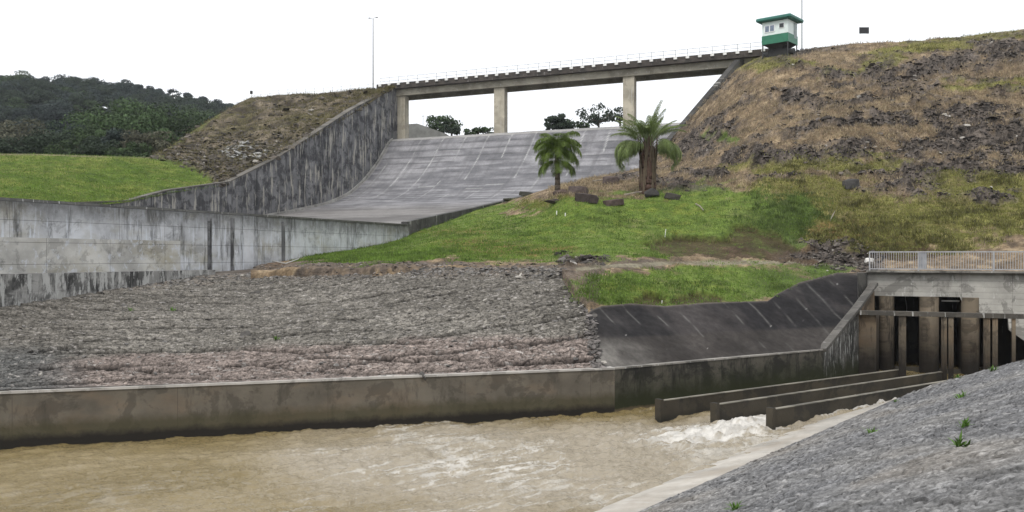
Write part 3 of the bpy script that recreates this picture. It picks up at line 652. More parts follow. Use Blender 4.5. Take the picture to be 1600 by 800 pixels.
# ---- divider walls
O0 = np.array([20.6, 51.0]); G = np.array([.915, -.404]); H = np.array([.404, .915]); Q0 = np.array([18.7, 48.0])
def og(a, h=0, z=0): p = O0+G*a+H*h; return (p[0], p[1], z)
def qg(a, h=0, z=0): p = Q0+G*a+H*h; return (p[0], p[1], z)
dm = concrete('divider_concrete', (.055, .047, .034), dark=(.02, .02, .018), stain=.55, streak=.35, light=0, panel=(4, 30), line=.3, water=[(.0, .25, (.02, .02, .016), .85, False, .25)], streak_sc=(1.2, .4))
for (sx, sd, px, lab) in ((5.96, 35.5, 2.03, 'leftmost of three long low concrete divider walls fanning from the outlet'), (7.96, 34.6, 4.1, 'middle of three long low divider walls, white rapids against its right side'), (9.8, 33.5, 6.25, 'shortest looking divider wall nearest the pale ledge and stone bank')):
    e_ = qg(px, .1); r = empty('divider_wall', (sx, sd, 0), lab, 'divider wall', 'divider walls in the outlet channel')
    b = MB(); p0 = Vector((sx, sd, 0)); p1 = Vector((e_[0], e_[1], 0)); d = (p1-p0).normalized(); nn = Vector((-d.y, d.x, 0))
    b.prism([(p0.x, p0.y, -1.5), (p1.x, p1.y, -1.5), (p1.x, p1.y, .50), (p0.x, p0.y, .74)], nn*.17); b.build('wall_body', dm, r)
    b = MB(); q = p0-nn*.015; q1 = p1-nn*.015
    b.prism([(q.x, q.y, .743), (q1.x, q1.y, .503), (q1.x, q1.y, .53), (q.x, q.y, .775)], nn*.20); b.build('coping', concrete('divider_coping', (.21, .195, .16), stain=.5, streak=.2, light=0, line=0), r)
    b = MB(); c = p0-d*.09+nn*.085; b.box((c.x, c.y, -.34), (.18, .30, 2.34), (tuple(d), tuple(nn), (0, 0, 1))); b.build('end_post', dm, r)

# ---- outlet structure
def fixuv(o):
    me = o.data; uvl = me.uv_layers[0]
    for p in me.polygons:
        for li in p.loop_indices:
            co = me.vertices[me.loops[li].vertex_index].co; uvl.data[li].uv = (co.x*.8+co.y*.6, co.z)
def outlet():
    fm = concrete('outlet_face', (.40, .39, .36), dark=(.035, .033, .03), stain=.42, streak=.4, light=.2, panel=(2.2, 60), line=.35, boards=.16, streak_sc=(1.0, .35), top=(5.2, 5.65, (.05, .05, .045), .8, True, .5))
    pm = concrete('pier_concrete', (.18, .148, .108), dark=(.022, .018, .014), stain=.5, streak=.7, light=0, line=0, tint=(.22, .15, .09), water=[(.6, 3.4, (.012, .010, .008), .97, False, 1.4)], streak_sc=(1.6, .2))
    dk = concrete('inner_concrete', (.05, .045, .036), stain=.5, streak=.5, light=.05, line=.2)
    root = empty('outlet_bridge', og(4, 0, 0), 'boarded concrete outlet bridge with round nosed piers and dark bays behind divider walls', 'bridge')
    b = MB(); pl = [(-.35, 5.6), (-.35, 4.24), (4.39, 4.24), (4.45, 4.05), (4.75, 3.95), (4.85, 3.75), (5.1, 3.65), (5.2, 3.5), (5.5, 3.36), (6.7, 3.36), (6.75, 2.5), (7.45, 1.97), (14, 1.0), (14, 5.6)]
    b.prism([og(a, 0, z) for a, z in pl], (H[0]*.5, H[1]*.5, 0)); b.build('face_wall', fm, root)
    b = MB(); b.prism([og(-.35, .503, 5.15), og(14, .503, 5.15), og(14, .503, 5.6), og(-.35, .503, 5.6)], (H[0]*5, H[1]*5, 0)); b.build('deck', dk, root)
    b = MB(); b.box(og(6.8, -.02, 5.63), (14.4, .8, .1), ((*G, 0), (*H, 0), (0, 0, 1))); b.build('kerb', concrete('kerb2', (.22, .21, .19), stain=.6, line=0), root)
    for a0, a1 in ((.25, 1.05), (2.35, 3.35), (4.45, 5.35), (9.4, 10.4)):
        w_ = (a1-a0)/2; am = (a0+a1)/2; poly = []
        for t in np.linspace(math.pi, 2*math.pi, 12): poly.append(og(am+w_*math.cos(t), .15+w_*.9*math.sin(t), -1.5))
        poly += [og(a1, 5, -1.5), og(a0, 5, -1.5)]
        b = MB(); b.prism(poly, (0, 0, 5.73)); o = b.build('pier', pm, root)
        me = o.data; uvl = me.uv_layers[0]
        for p in me.polygons:
            for li in p.loop_indices:
                co = me.vertices[me.loops[li].vertex_index].co; uvl.data[li].uv = (co.x*.8+co.y*.6, co.z)
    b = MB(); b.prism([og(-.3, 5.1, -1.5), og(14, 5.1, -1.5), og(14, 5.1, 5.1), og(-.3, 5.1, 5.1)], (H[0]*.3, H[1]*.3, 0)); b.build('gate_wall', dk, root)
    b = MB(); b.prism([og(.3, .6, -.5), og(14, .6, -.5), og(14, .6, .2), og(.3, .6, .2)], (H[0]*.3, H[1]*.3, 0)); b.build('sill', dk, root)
    # left abutment: a flat wall from the beam plane to the face
    b = MB(); b.prism([qg(-.02, 0, -1.5), qg(1.25, .8, -1.5), og(.3, 0, -1.5), og(-.35, .0, -1.5), qg(-.1, .6, -1.5)], (0, 0, 6.2)) if False else None
    b = MB(); b.prism([qg(-.12, 0, -1.5), qg(.75, 0, -1.5), og(.28, .3, -1.5), og(-.4, .3, -1.5)], (0, 0, 4.85)); bt = b.build('abutment', pm, root); fixuv(bt)
    b = MB(); b.prism([og(-.75, -2.0, -1.5), og(-.36, -.6, -1.5), og(-.36, .5, -1.5), og(-.9, .5, -1.5)], (0, 0, 7.05)); b.build('abutment', concrete('dark_abut', (.10, .095, .085), stain=.6, streak=.5, line=0), root)
    # pale pipe across the opening between two piers
    b = MB(); b.box(og(3.95, .9, 3.98), (.9, .04, .07), ((*G, 0), (*H, 0), (0, 0, 1))); b.build('pipe', plain('white_pipe', (.6, .6, .58)), root)
    # wing wall with sloping coping
    r = empty('wing_wall', (A2[0], A2[1], 0), 'streaked wing wall with sloping top between lined slope and outlet bays', 'wall')
    pB = np.array(qg(-.12)[:2])
    top1 = 3.75
    b = MB(); b.prism([(A2[0]+.01, A2[1], -1.5), (pB[0], pB[1], -1.5), (pB[0], pB[1], top1), (A2[0]+.01, A2[1], 1.8)], (-.2, .25, 0)); b.build('wall_body', concrete('wing_concrete', (.13, .125, .115), dark=(.02, .02, .018), stain=.8, streak=.9, light=.6, line=.2, water=WB2, streak_sc=(1.8, .25)), r)
    b = MB(); p0 = Vector((A2[0], A2[1], 1.83)); p1 = Vector((pB[0], pB[1], 3.78)); p2 = Vector(P(1367, 444, 50.2))
    for a, c in ((p0, p1), (p1, p2)):
        d = (c-a).normalized(); sd_ = d.cross(Vector((0, 0, 1))).normalized(); up = sd_.cross(d)
        m_ = (a+c)/2; b.box(m_-sd_*.05, ((c-a).length+.1, .42, .17), (tuple(d), tuple(sd_), tuple(up)))
    b.build('coping', concrete('wing_coping', (.115, .108, .098), stain=.4, line=0), r)
    b = MB(); b.prism([(pB[0], pB[1]+.05, -1), (p2.x, p2.y+.05, -1), (p2.x, p2.y+.05, p2.z-.1), (pB[0], pB[1]+.05, 3.65)], (-.2, .25, 0)); b.build('wall_body', pm, r)
    # stop-log frame: cross beam on posts
    r = empty('stoplog_frame', qg(3, 0, 0), 'dark horizontal beam on slim concrete posts standing in the water before the outlet bays', 'frame')
    b = MB(); b.prism([qg(-.1, -.35, 3.36), qg(13, -.35, 3.36), qg(13, -.35, 3.6), qg(-.1, -.35, 3.6)], (H[0]*.35, H[1]*.35, 0)); b.build('beam', concrete('beam_concrete', (.075, .068, .058), stain=.4, streak=.1, line=0), r, bev=.01)
    for a, wd in ((2.03, .36), (4.0, .26), (4.32, .24), (5.95, .3), (6.32, .24), (7.15, .16), (8.6, .3), (10.5, .3)):
        b = MB(); c = qg(a, -.12, .93); b.box(c, (wd, .3, 4.86), ((*G, 0), (*H, 0), (0, 0, 1))); b.build('post', pm, r)
    # balustrade
    rm = plain('galvanised_rail', (.36, .36, .37), .5, .15, 5, .3, 0)
    r = empty('balustrade', og(0, -.2, 5.68), 'grey metal balustrade with close upright bars on the outlet bridge', 'railing')
    def rail(z, s_, a0=-.25, a1=11.6):
        b = MB(); m_ = og((a0+a1)/2, -.2, z); b.box(m_, (a1-a0, .06, s_), ((*G, 0), (*H, 0), (0, 0, 1))); return b
    rail(6.73, .07).build('top_rail', rm, r); rail(5.77, .06).build('bottom_rail', rm, r)
    ax = ((*G, 0), (*H, 0), (0, 0, 1))
    for a in (-.22, 2.3, 4.95 if False else 6.0, 8.6, 11.5): MB().box(og(a, -.2, 6.2), (.075, .075, 1.08), ax).build('post', rm, r)
    first = None
    for i in range(92):
        a = -.08+i*.125
        if first is None:
            b = MB(); b.box((0, 0, 0), (.03, .03, .93), ax); first = b.build('baluster', rm, None); o = first
        else: o = first.copy(); C.objects.link(o)
        o.parent = r; o.matrix_parent_inverse = Matrix.Identity(4); o.location = Vector(og(a, -.2, 6.25))-r.location
    MB().box(og(2.52, -.17, 6.25), (.42, .015, .9), ax).build('mesh_panel', plain('rail_panel', (.3, .31, .33), .6), r)
outlet()

# ---- water
def water():
    d0 = 1/np.linspace(1/53.0, 1/20.0, 300); d0 = np.concatenate([[60], d0, [14, 8]]); pxs = np.concatenate([[-900, -600, -300, -100], np.arange(-20, 1620, 1.7), [1800, 2400]])
    D = np.repeat(d0, len(pxs)); PX = np.tile(pxs, len(d0)); X = (PX-800)*D/F; W = np.c_[X, D, X*0]
    u = np.c_[X*.81+D*.59, -X*.59+D*.81, X*0]      # along and across the flow
    # distance from the mouth of the divider walls
    src = np.array([9.0, 34.0]); dist = np.hypot(X-src[0], (D-src[1]))
    n1 = fbm(u*np.array([.5, .8, 1]), 5, 3); n2 = fbm(u*np.array([1.3, 2.4, 1])+n1[:, None]*1.5, 4, 7); rd = ridged(u*np.array([.6, 1.2, 1])+n1[:, None]*1.2, 4, 15)
    choppy = sst(30-dist, 0, 26)
    n4 = fbm(u*np.array([2.6, 5.0, 1])+n1[:, None]*2, 4, 17); h = n1*.085+n2*.11*(.55+choppy)+rd*.05*(.5+choppy)+n4*.05+fbm(u*np.array([5.5, 9.5, 1]), 2, 44)*.012
    # turbulence at the mouth and inside bay 2
    dw2 = np.array([7.96, 34.6]); u2 = np.array([.795, .607]); rel = np.c_[X, D]-dw2; al = rel@u2; ac = rel@np.array([.607, -.795])   # along / to the right of wall 2
    bay = (ac > .1)*(ac < 2.0)*sst(al, -2.5, .5)
    tongue = np.exp(-((ac-1.1)/(1.1+.22*np.clip(-al, 0, 20)))**2)*sst(al, -9, 0)*(al < 14)*np.where(al > .3, sst(2.1-ac, 0, .3), 1)
    h += tongue*(.08+.24*ridged(W*1.7, 4, 51))*(1) + bay*.12*sst(al, 0, 5)
    W[:, 2] = h-.03
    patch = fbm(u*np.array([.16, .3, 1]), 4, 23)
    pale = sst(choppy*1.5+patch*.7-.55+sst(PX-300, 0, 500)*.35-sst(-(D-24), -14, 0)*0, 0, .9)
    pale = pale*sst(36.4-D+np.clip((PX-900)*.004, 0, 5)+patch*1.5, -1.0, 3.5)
    c = lerp3((.190, .146, .066), (.25, .20, .11), sst(patch+.4*n1, -.4, .5)); c = lerp3(c, (.32, .28, .215), pale*.85)  # pale beige: aerated water plus sky reflection put into the colour
    web = ridged(u*np.array([1.0, 1.7, 1])+n2[:, None]*.8, 4, 61); pat2 = fbm(W*.28, 3, 66)
    ldir = np.array([-.84, -.543]); lx = X-9; ly = D-34; perp = np.abs(lx*ldir[1]-ly*ldir[0]); alongl = lx*ldir[0]+ly*ldir[1]
    lane = np.exp(-(perp/(2.0+.08*np.clip(alongl, 0, 40)))**2)*sst(alongl, -4, 1)*sst(-alongl, -26, -10)
    foam = (.12+.7*lane)*sst(web+pat2*.9+choppy*.16+lane*.08, .88, 1.2)*sst(24-dist+pat2*14, 0, 10)
    glint_streaks = sst(ridged(u*np.array([.35, 2.6, 1])+n1[:, None], 4, 81)+pat2*.45, .68, .95)*.45*sst(PX+pat2*200, 100, 700)  # whitish sky reflections on ripples, painted in through the foam colour
    foam = np.maximum(foam, glint_streaks); foam = np.maximum(foam, .9*sst(tongue*(.62+1.5*ridged(u*np.array([.8, 4.0, 1])+n1[:, None], 4, 90)), .42, .95))
    c = lerp3(c, np.array((.70, .68, .64))*(.72+.28*sst(fbm(u*np.array([1.5, 6, 1]), 4, 99), -.3, .3))[:, None], np.clip(foam, 0, 1)*.93)
    foam_glint_a = np.clip(foam, 0, 1)
    m, nt, bs = newmat('muddy_water'); geo = N(nt, 'NewGeometry').outputs['Position']
    at = N(nt, 'Attribute', attribute_name='col').outputs['Color']; fa = N(nt, 'Attribute', attribute_name='foam').outputs['Fac']
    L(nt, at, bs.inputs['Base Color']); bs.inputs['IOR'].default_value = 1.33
    rr = N(nt, 'MapRange'); L(nt, fa, rr.inputs[0]); rr.inputs[3].default_value = .03; rr.inputs[4].default_value = .7; L(nt, rr.outputs[0], bs.inputs['Roughness'])
    mp = N(nt, 'Mapping'); mp.inputs['Rotation'].default_value = (0, 0, R(-20)); mp.inputs['Scale'].default_value = (1, 2.6, 1); L(nt, geo, mp.inputs[0])
    n_a = noise(nt, mp.outputs[0], 1.3, 6, .6, dist=.5)
    bump(nt, noise(nt, mp.outputs[0], 4.5, 4, .6), bs, .9, .06, bump(nt, n_a, bs, .9, .10))
    me = np_mesh('water', W, grid_faces(len(d0), len(pxs))[:, ::-1], attrs={'col': c, 'foam': foam_glint_a})
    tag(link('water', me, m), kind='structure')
water()

# ---------------------------------------------------------------- footbridge
def footbridge():
    root = empty('footbridge', tuple(S(22, -3, 22.6)), 'long concrete bridge on tall square piers spanning the top of the spillway', 'bridge')
    ax = ((*E, 0), (*NN, 0), (0, 0, 1)); w0, w1 = -2.8, 51.5
    za = lambda w_: 29.98+.32*(w_-w0)/(w1-w0)
    gm = concrete('girder_concrete', (.34, .315, .26), dark=(.12, .11, .09), stain=.3, streak=.3, light=.1, panel=(5, 60), line=.25, streak_sc=(.6, .5))
    sm = concrete('deck_edge_concrete', (.075, .065, .058), stain=.5, streak=.3, light=.05, line=0)
    def beam(s0, s1, zt, zb, wa=w0, wb=w1):
        b = MB(); b.prism([tuple(S(wa, s0, za(wa)+zb)), tuple(S(wb, s0, za(wb)+zb)), tuple(S(wb, s0, za(wb)+zt)), tuple(S(wa, s0, za(wa)+zt))], (NN[0]*(s1-s0), NN[1]*(s1-s0), 0)); return b
    beam(-6.2, -.6, 0, -.42).build('deck', sm, root)
    for s0 in (-1.75, -5.3): beam(s0, s0+.45, -.423, -1.30, w0+2.2, w1-.3).build('girder', gm, root)
    beam(-.9, -.597, .36, .003).build('kerb', sm, root)
    pc = concrete('bridge_pier_concrete', (.42, .385, .31), dark=(.12, .1, .08), stain=.25, streak=.35, light=.1, panel=(30, 2.4), line=.2)
    for wp, wd in ((.3, 1.75), (15.4, 1.5), (33.0, 1.45)):
        zb = 21.5; b = MB(); c = S(wp, -2.1); zt = za(wp)-1.31
        b.box((c[0], c[1], (zt+zb)/2), (wd, 1.1, zt-zb), ax); o = b.build('pier', pc, root)
        b = MB(); b.box((c[0], c[1], zt-.0+.0-.25), (wd+.25, 4.6, .5), ax) if False else None
    wm = plain('rail_paint', (.30, .30, .30), .5, .1, 4, 0, 0)
    b0 = None; bb = None
    n = 37
    for i in range(n):
        w_ = w0+.6+i*(w1-w0-1.2)/(n-1); z = za(w_)
        if b0 is None:
            b0 = MB().tube((0, 0, 0), (0, 0, 1.02), .028, n=6).build('post', wm); bb = MB().box((0, 0, .10), (.42, .22, .34), ax, bev=.02).build('post_base', plain('whitewashed_concrete', (.75, .75, .73), .8)); a, c = b0, bb
        else:
            a = b0.copy(); C.objects.link(a); c = bb.copy(); C.objects.link(c)
        for o, dz in ((a, .16), (c, .1)):
            o.parent = root; o.matrix_parent_inverse = Matrix.Identity(4); p = S(w_, -.52, z+dz); o.location = Vector(p)-root.location
    for dz in (1.15, .68):
        b = MB(); b.tube(tuple(S(w0+.6, -.52, za(w0)+dz)), tuple(S(w1-.6, -.52, za(w1)+dz)), .024, n=6); b.build('rail', wm, root)
    b = MB(); b.tube(tuple(S(w0+.6, -6.1, za(w0)+1.15)), tuple(S(w1-.6, -6.1, za(w1)+1.15)), .024, n=6); b.build('rail', wm, root)
footbridge()

# guard rail along the left crest
def crest_rail():
    wm = plain('pale_rail_paint', (.36, .36, .35), .6, .1, 4, 0, 0)
    px = np.linspace(392, 588, 15); pts = []
    for x in px:
        y, = poly_at(T2TOP, x); d = float(T2D(np.array([x]), np.array([float(y)]))[0]); pts.append(Vector(P(x, y, d))+Vector((0, .6, -.25)))
    r = empty('guard_rail', pts[7], 'thin white guard rail along the crest of the left embankment', 'railing')
    for p in pts: MB().tube(p, p+Vector((0, 0, 1.15)), .026, n=6).build('post', wm, r)
    for h in (1.13, .7):
        b = MB(); b.path([p+Vector((0, 0, h)) for p in pts], .016, n=5); b.build('rail', wm, r)
    p = pts[0]+Vector((-.1, 0, 0)); r = empty('marker_sign', p, 'tiny dark square marker on a pale stake at the end of the left crest', 'sign')
    MB().tube(p, p+Vector((0, 0, 1.2)), .02, n=6).build('stake', wm, r); MB().box(p+Vector((0, -.03, 1.15)), (.4, .04, .5)).build('board', plain('black_board', (.02, .02, .02), .5), r)
crest_rail()

# masts
def masts():
    gm = plain('mast_steel', (.22, .22, .22), .5, .1, 4, .5, 0)
    p = Vector(P(583, 139, 125)); r = empty('lamp_mast', p, 'tall thin mast with small lamp arms at the left end of the bridge', 'lamp mast')
    h = (139-30)*125/F; MB().tube(p, p+Vector((0, 0, h)), .09, .05, 8).build('pole', gm, r); t = p+Vector((0, 0, h))
    for dx, dz, l in ((-.45, .15, 1), (.45, .25, 1)):
        b = MB(); b.path([t, t+Vector((dx*.5, 0, dz*.9)), t+Vector((dx, 0, dz))], .03, n=5); b.build('arm', gm, r)
        MB().box(t+Vector((dx*1.15, 0, dz)), (.3, .18, .1), bev=.02).build('lamp_head', plain('lamp_grey', (.1, .1, .1), .5), r)
    p = Vector(P(1253, 79, 103.5)); r = empty('mast', p, 'very tall slim grey pole rising out of frame behind the green and white cabin', 'mast')
    MB().tube(p, p+Vector((0, 0, 9.2)), .07, .05, 8).build('pole', gm, r); MB().box(p+Vector((0, 0, .1)), (.35, .35, .2)).build('base', gm, r)
    p = Vector(P(1350, 68, 101)); wm = plain('white_post', (.45, .45, .45), .5, .05, 4, 0, 0); r = empty('sign_board', p, 'small black rectangular sign board standing on the dam crest right of the cabin', 'sign')
    for dx in (-.35, .35): MB().tube(p+Vector((dx, 0, -.3)), p+Vector((dx, 0, 1.3)), .018, n=6).build('post', wm, r)
    MB().box(p+Vector((0, -.03, 1.47)), (1.1, .05, .72), bev=.01).build('board', plain('black_sign', (.018, .018, .02), .5), r)
masts()

# ---------------------------------------------------------------- cabin
def cabin():
    c = np.array([30.5, 99.0]); a = np.array([-.766, .643]); s = np.array([.643, .766]); ax = ((*a, 0), (*s, 0), (0, 0, 1))
    def pt(u, v, z): p = c+a*u+s*v; return (p[0], p[1], z)
    r = empty('guard_cabin', pt(1.5, 1.3, 29.5), 'white and green guard cabin on dark stilts at the right end of the bridge', 'cabin')
    wm = plain('white_cabin_paint', (.70, .78, .76), .5, .06, 2, 0, .05); gm = plain('green_cabin_paint', (.02, .16, .09), .45, .12, 2, 0, .05); rm = plain('green_roof', (.03, .15, .12), .5, .15, 2, 0, .1)
    dk = plain('dark_steel', (.03, .03, .03), .6, .2, 3); gl = plain('dark_glass', (.02, .025, .03), .1, .1, 2, 0, 0)
    def bx(n, u, v, z, su, sv, sz, m, parent=r, bev=0): b = MB(); b.box(pt(u, v, z), (su, sv, sz), ax, bev=bev); return b.build(n, m, parent)
    bx('wall', 1.52, 1.3, 31.98, 3.0, 2.6, 1.5, wm); bx('base_band', 1.52, 1.3, 30.74, 3.08, 2.68, .97, gm)
    # roof: slab with overhang and chamfered fascia
    b = MB(); b.box(pt(1.52, 1.3, 32.98), (4.1, 3.7, .40), ax, bev=.10); b.build('roof', rm, r)
    w_ = bx('window', 2.12, -.02, 31.95, 1.22, .08, .80, plain('white_frame', (.8, .82, .82), .4, .05, 4, 0, 0))
    for du in (-.29, .29): bx('pane', 2.12+du, -.066, 31.95, .46, .02, .64, plain('curtained_glass', (.16, .2, .27), .15, .3, 6, 0, 0), w_)
    w_ = bx('window', .72, -.02, 32.1, .60, .08, .56, plain('white_frame2', (.8, .82, .82), .4, .05, 4, 0, 0)); bx('pane', .72, -.066, 32.1, .5, .02, .46, gl, w_)
    d_ = bx('door', .02-.02, 2.0, 31.75, .06, .75, 1.7, plain('door_grey', (.25, .3, .3), .5)); 
    for (u, v, zb) in ((.06, .06, 28.2), (2.98, .06, 27.4), (.06, 2.54, 28.6), (2.98, 2.54, 28.4)):
        MB().tube(pt(u, v, zb), pt(u, v, 30.25), .07, n=8).build('leg', dk, r)
    # tapering dark base under the floor and machinery plinth
    b = MB(); lo = [pt(.8, .6, 29.75), pt(2.3, .6, 29.75), pt(2.3, 2.0, 29.75), pt(.8, 2.0, 29.75)]; hi = [pt(.1, .1, 30.25), pt(2.9, .1, 30.25), pt(2.9, 2.5, 30.25), pt(.1, 2.5, 30.25)]
    vs = [b.bm.verts.new(p) for p in lo+hi]
    for f in ((0, 1, 2, 3), (4, 5, 6, 7), (0, 1, 5, 4), (1, 2, 6, 5), (2, 3, 7, 6), (3, 0, 4, 7)): b.bm.faces.new([vs[i] for i in f])
    b.build('underfloor', dk, r)
    bx('plinth', 1.5, 1.4, 29.2, 2.2, 1.6, 1.15, plain('black_plinth', (.02, .02, .02), .8, .3, 2))
    b = MB(); b.tube(pt(-.3, 1.0, 29.25), pt(3.3, 1.0, 29.25), .38, n=14); b.build('drum', plain('tar_drum', (.025, .025, .025), .7, .3, 3), r)
    b = MB(); p0 = Vector(pt(.9, 1.6, 33.17)); b.path([p0, p0+Vector((0, 0, .35)), p0+Vector((.22, 0, .5)), p0+Vector((.5, 0, .95))], .022, .015, 5); b.build('antenna', plain('grey_antenna', (.3, .3, .3), .5), r)
cabin()

# ---------------------------------------------------------------- rocks
def hull(seed, n=11, sx=1, sy=.8, sz=.5):
    rg = np.random.default_rng(seed); p = rg.normal(size=(n, 3)); p /= np.linalg.norm(p, axis=1)[:, None]; p *= rg.uniform(.75, 1.1, (n, 1)); p *= (sx, sy, sz)
    bm = bmesh.new(); vs = [bm.verts.new(x) for x in p]; r_ = bmesh.ops.convex_hull(bm, input=vs)
    bmesh.ops.delete(bm, geom=[g for g in r_['geom_interior'] if isinstance(g, bmesh.types.BMVert)], context='VERTS'); bmesh.ops.triangulate(bm, faces=bm.faces)
    bm.verts.index_update(); V = np.array([v.co[:] for v in bm.verts]); Fc = np.array([[v.index for v in f.verts] for f in bm.faces]); bm.free(); return V, Fc
HULLS = [hull(100+i, 10, 1, random.uniform(.5, .9), random.uniform(.22, .5)) for i in range(10)]
def scatter(name, pos, size, cols, mat, kind='stuff', label=None, seed=1, protos=HULLS, lean=.25):
    rg = np.random.default_rng(seed); Vs = []; Fs = []; Cs = []; off = 0
    for i, p in enumerate(pos):
        V, Fc = protos[rg.integers(len(protos))]; a = rg.uniform(0, 6.283); ca, sa = math.cos(a), math.sin(a)
        Rm = np.array([[ca, -sa, 0], [sa, ca, 0], [0, 0, 1]]); tx, ty = rg.normal(0, lean, 2)
        Rx = np.array([[1, 0, 0], [0, math.cos(tx), -math.sin(tx)], [0, math.sin(tx), math.cos(tx)]]); Ry = np.array([[math.cos(ty), 0, math.sin(ty)], [0, 1, 0], [-math.sin(ty), 0, math.cos(ty)]])
        v = (V*size[i])@Rm.T@Rx.T@Ry.T+p; Vs.append(v); Fs.append(Fc+off); Cs.append(np.broadcast_to(cols[i], (len(v), 3))); off += len(v)
    me = np_mesh(name, np.concatenate(Vs), np.concatenate(Fs), smooth=False, attrs={'col': np.concatenate(Cs)})
    o = link(name, me, mat)
    if label: tag(o, label, name.replace('_', ' '))
    o['kind'] = kind; return o
def rock_cols(n, rg, base=((.045, .038, .036), (.14, .12, .11))):
    t = rg.uniform(0, 1, n)**1.6; c = lerp3(base[0], base[1], t); k = rg.uniform(0, 1, n) > .975; c[k] = (.34, .32, .29); return c
PX, PY, W, rock, green, olive, dark = T1
rg = np.random.default_rng(3); pr = rock**2*(PX > 860)+.02*(PX > 1050)*(PY < 300)+.03*blob(PX, PY, 930, 292, 110, 14); pr /= pr.sum()
ii = rg.choice(len(PX), 9500, p=pr); sz = np.clip(rg.lognormal(-2.0, .5, len(ii)), .06, .55)
scatter('rubble', W[ii]+np.array([0, 0, .0]), sz, rock_cols(len(ii), rg, ((.024, .021, .019), (.15, .13, .115))), M['rock'], label='dark broken rock rubble lying in bands across the brown dam slope', seed=3)
PX2, PY2, W2, rk2 = T2
pr = rk2*(.15+sst(PY2, 190, 270)+blob(PX2, PY2, 380, 240, 60, 20)); pr /= pr.sum(); ii = rg.choice(len(PX2), 2600, p=pr); sz = np.clip(rg.lognormal(-1.25, .5, len(ii)), .12, .9)
cc = rock_cols(len(ii), rg, ((.05, .045, .038), (.17, .15, .13))); wh = (np.hypot((PX2[ii]-385)/40, (PY2[ii]-240)/12) < 1)*(rg.uniform(0, 1, len(ii)) > .55); cc[wh] = (.3, .3, .29)
scatter('rubble', W2[ii], sz, cc, M['rock'], label='grey brown rock rubble on the left embankment above the training wall', seed=5)
pxg, pyg, Wg = GR; topy = np.interp(pxg, [0, 100, 285, 392, 600, 880], [459, 445, 431, 427, 417, 418])
pr = np.exp(-((pyg-topy-5)/8)**2)*(pxg > -50); pr = pr+.012; pr /= pr.sum(); ii = rg.choice(len(pxg), 2200, p=pr); sz = np.clip(rg.lognormal(-2.1, .35, len(ii)), .05, .3)
scatter('loose_stones', Wg[ii], sz, rock_cols(len(ii), rg, ((.09, .085, .08), (.24, .23, .22))), M['rock'], label='loose grey stones along the top edge of the stone pitched slope', seed=6)

def block(seed, sx, sy, sz):
    rg = np.random.default_rng(seed); p = np.array([(a, b, c) for a in (-1, 1) for b in (-1, 1) for c in (-1, 1)], float)
    p = p*rg.uniform(.72, 1.05, (8, 3)); ex = np.array([(rg.uniform(.9, 1.15)*a, rg.uniform(-.5, .5), rg.uniform(-.6, .6)) for a in (-1, 1)]); p = np.r_[p, ex, rg.uniform(-1, 1, (5, 3))*(.95, 1.0, .95)+np.sign(rg.uniform(-1, 1, (5, 3)))*.12, [[rg.uniform(-.4, .4), rg.uniform(-.3, .3), 1.15]]]*(sx, sy, sz)
    t = rg.normal(0, .16); Rm = np.array([[math.cos(t), 0, math.sin(t)], [0, 1, 0], [-math.sin(t), 0, math.cos(t)]]); p = p@Rm.T
    bm = bmesh.new(); vs = [bm.verts.new(x) for x in p]; r_ = bmesh.ops.convex_hull(bm, input=vs)
    bmesh.ops.delete(bm, geom=[g for g in r_['geom_interior'] if isinstance(g, bmesh.types.BMVert)], context='VERTS'); bm.verts.index_update()
    V = np.array([v.co[:] for v in bm.verts]); Fc = [[v.index for v in f.verts] for f in bm.faces]; bm.free(); return V, Fc
rg = np.random.default_rng(15); pos = []; tt = rg.uniform(0, 1, 420)**.8
for t_ in tt:
    x = np.interp(t_, [0, .45, 1], [878, 922, 935]); y = np.interp(t_, [0, .45, 1], [419, 488, 576]); pos.append(on_gravel(x-abs(rg.normal(0, 5)), y)+Vector((rg.uniform(-.15, .22), 0, 0)))
scatter('loose_stones', np.array(pos), rg.uniform(.06, .26, len(pos)), rock_cols(len(pos), rg, ((.08, .075, .07), (.22, .2, .19))), M['rock'], label='tumbled grey stones along the right hand edge of the stone pitched slope', seed=16)
pos = [on_hill(x, y) for x, y in zip(rg.uniform(396, 872, 620), 418+rg.normal(0, 2.2, 620))]
scatter('loose_stones', np.array(pos), rg.uniform(.05, .2, len(pos)), rock_cols(len(pos), rg, ((.08, .07, .06), (.24, .21, .19))), M['rock'], label='small stones strewn on the bare earth strip above the stone slope', seed=17)
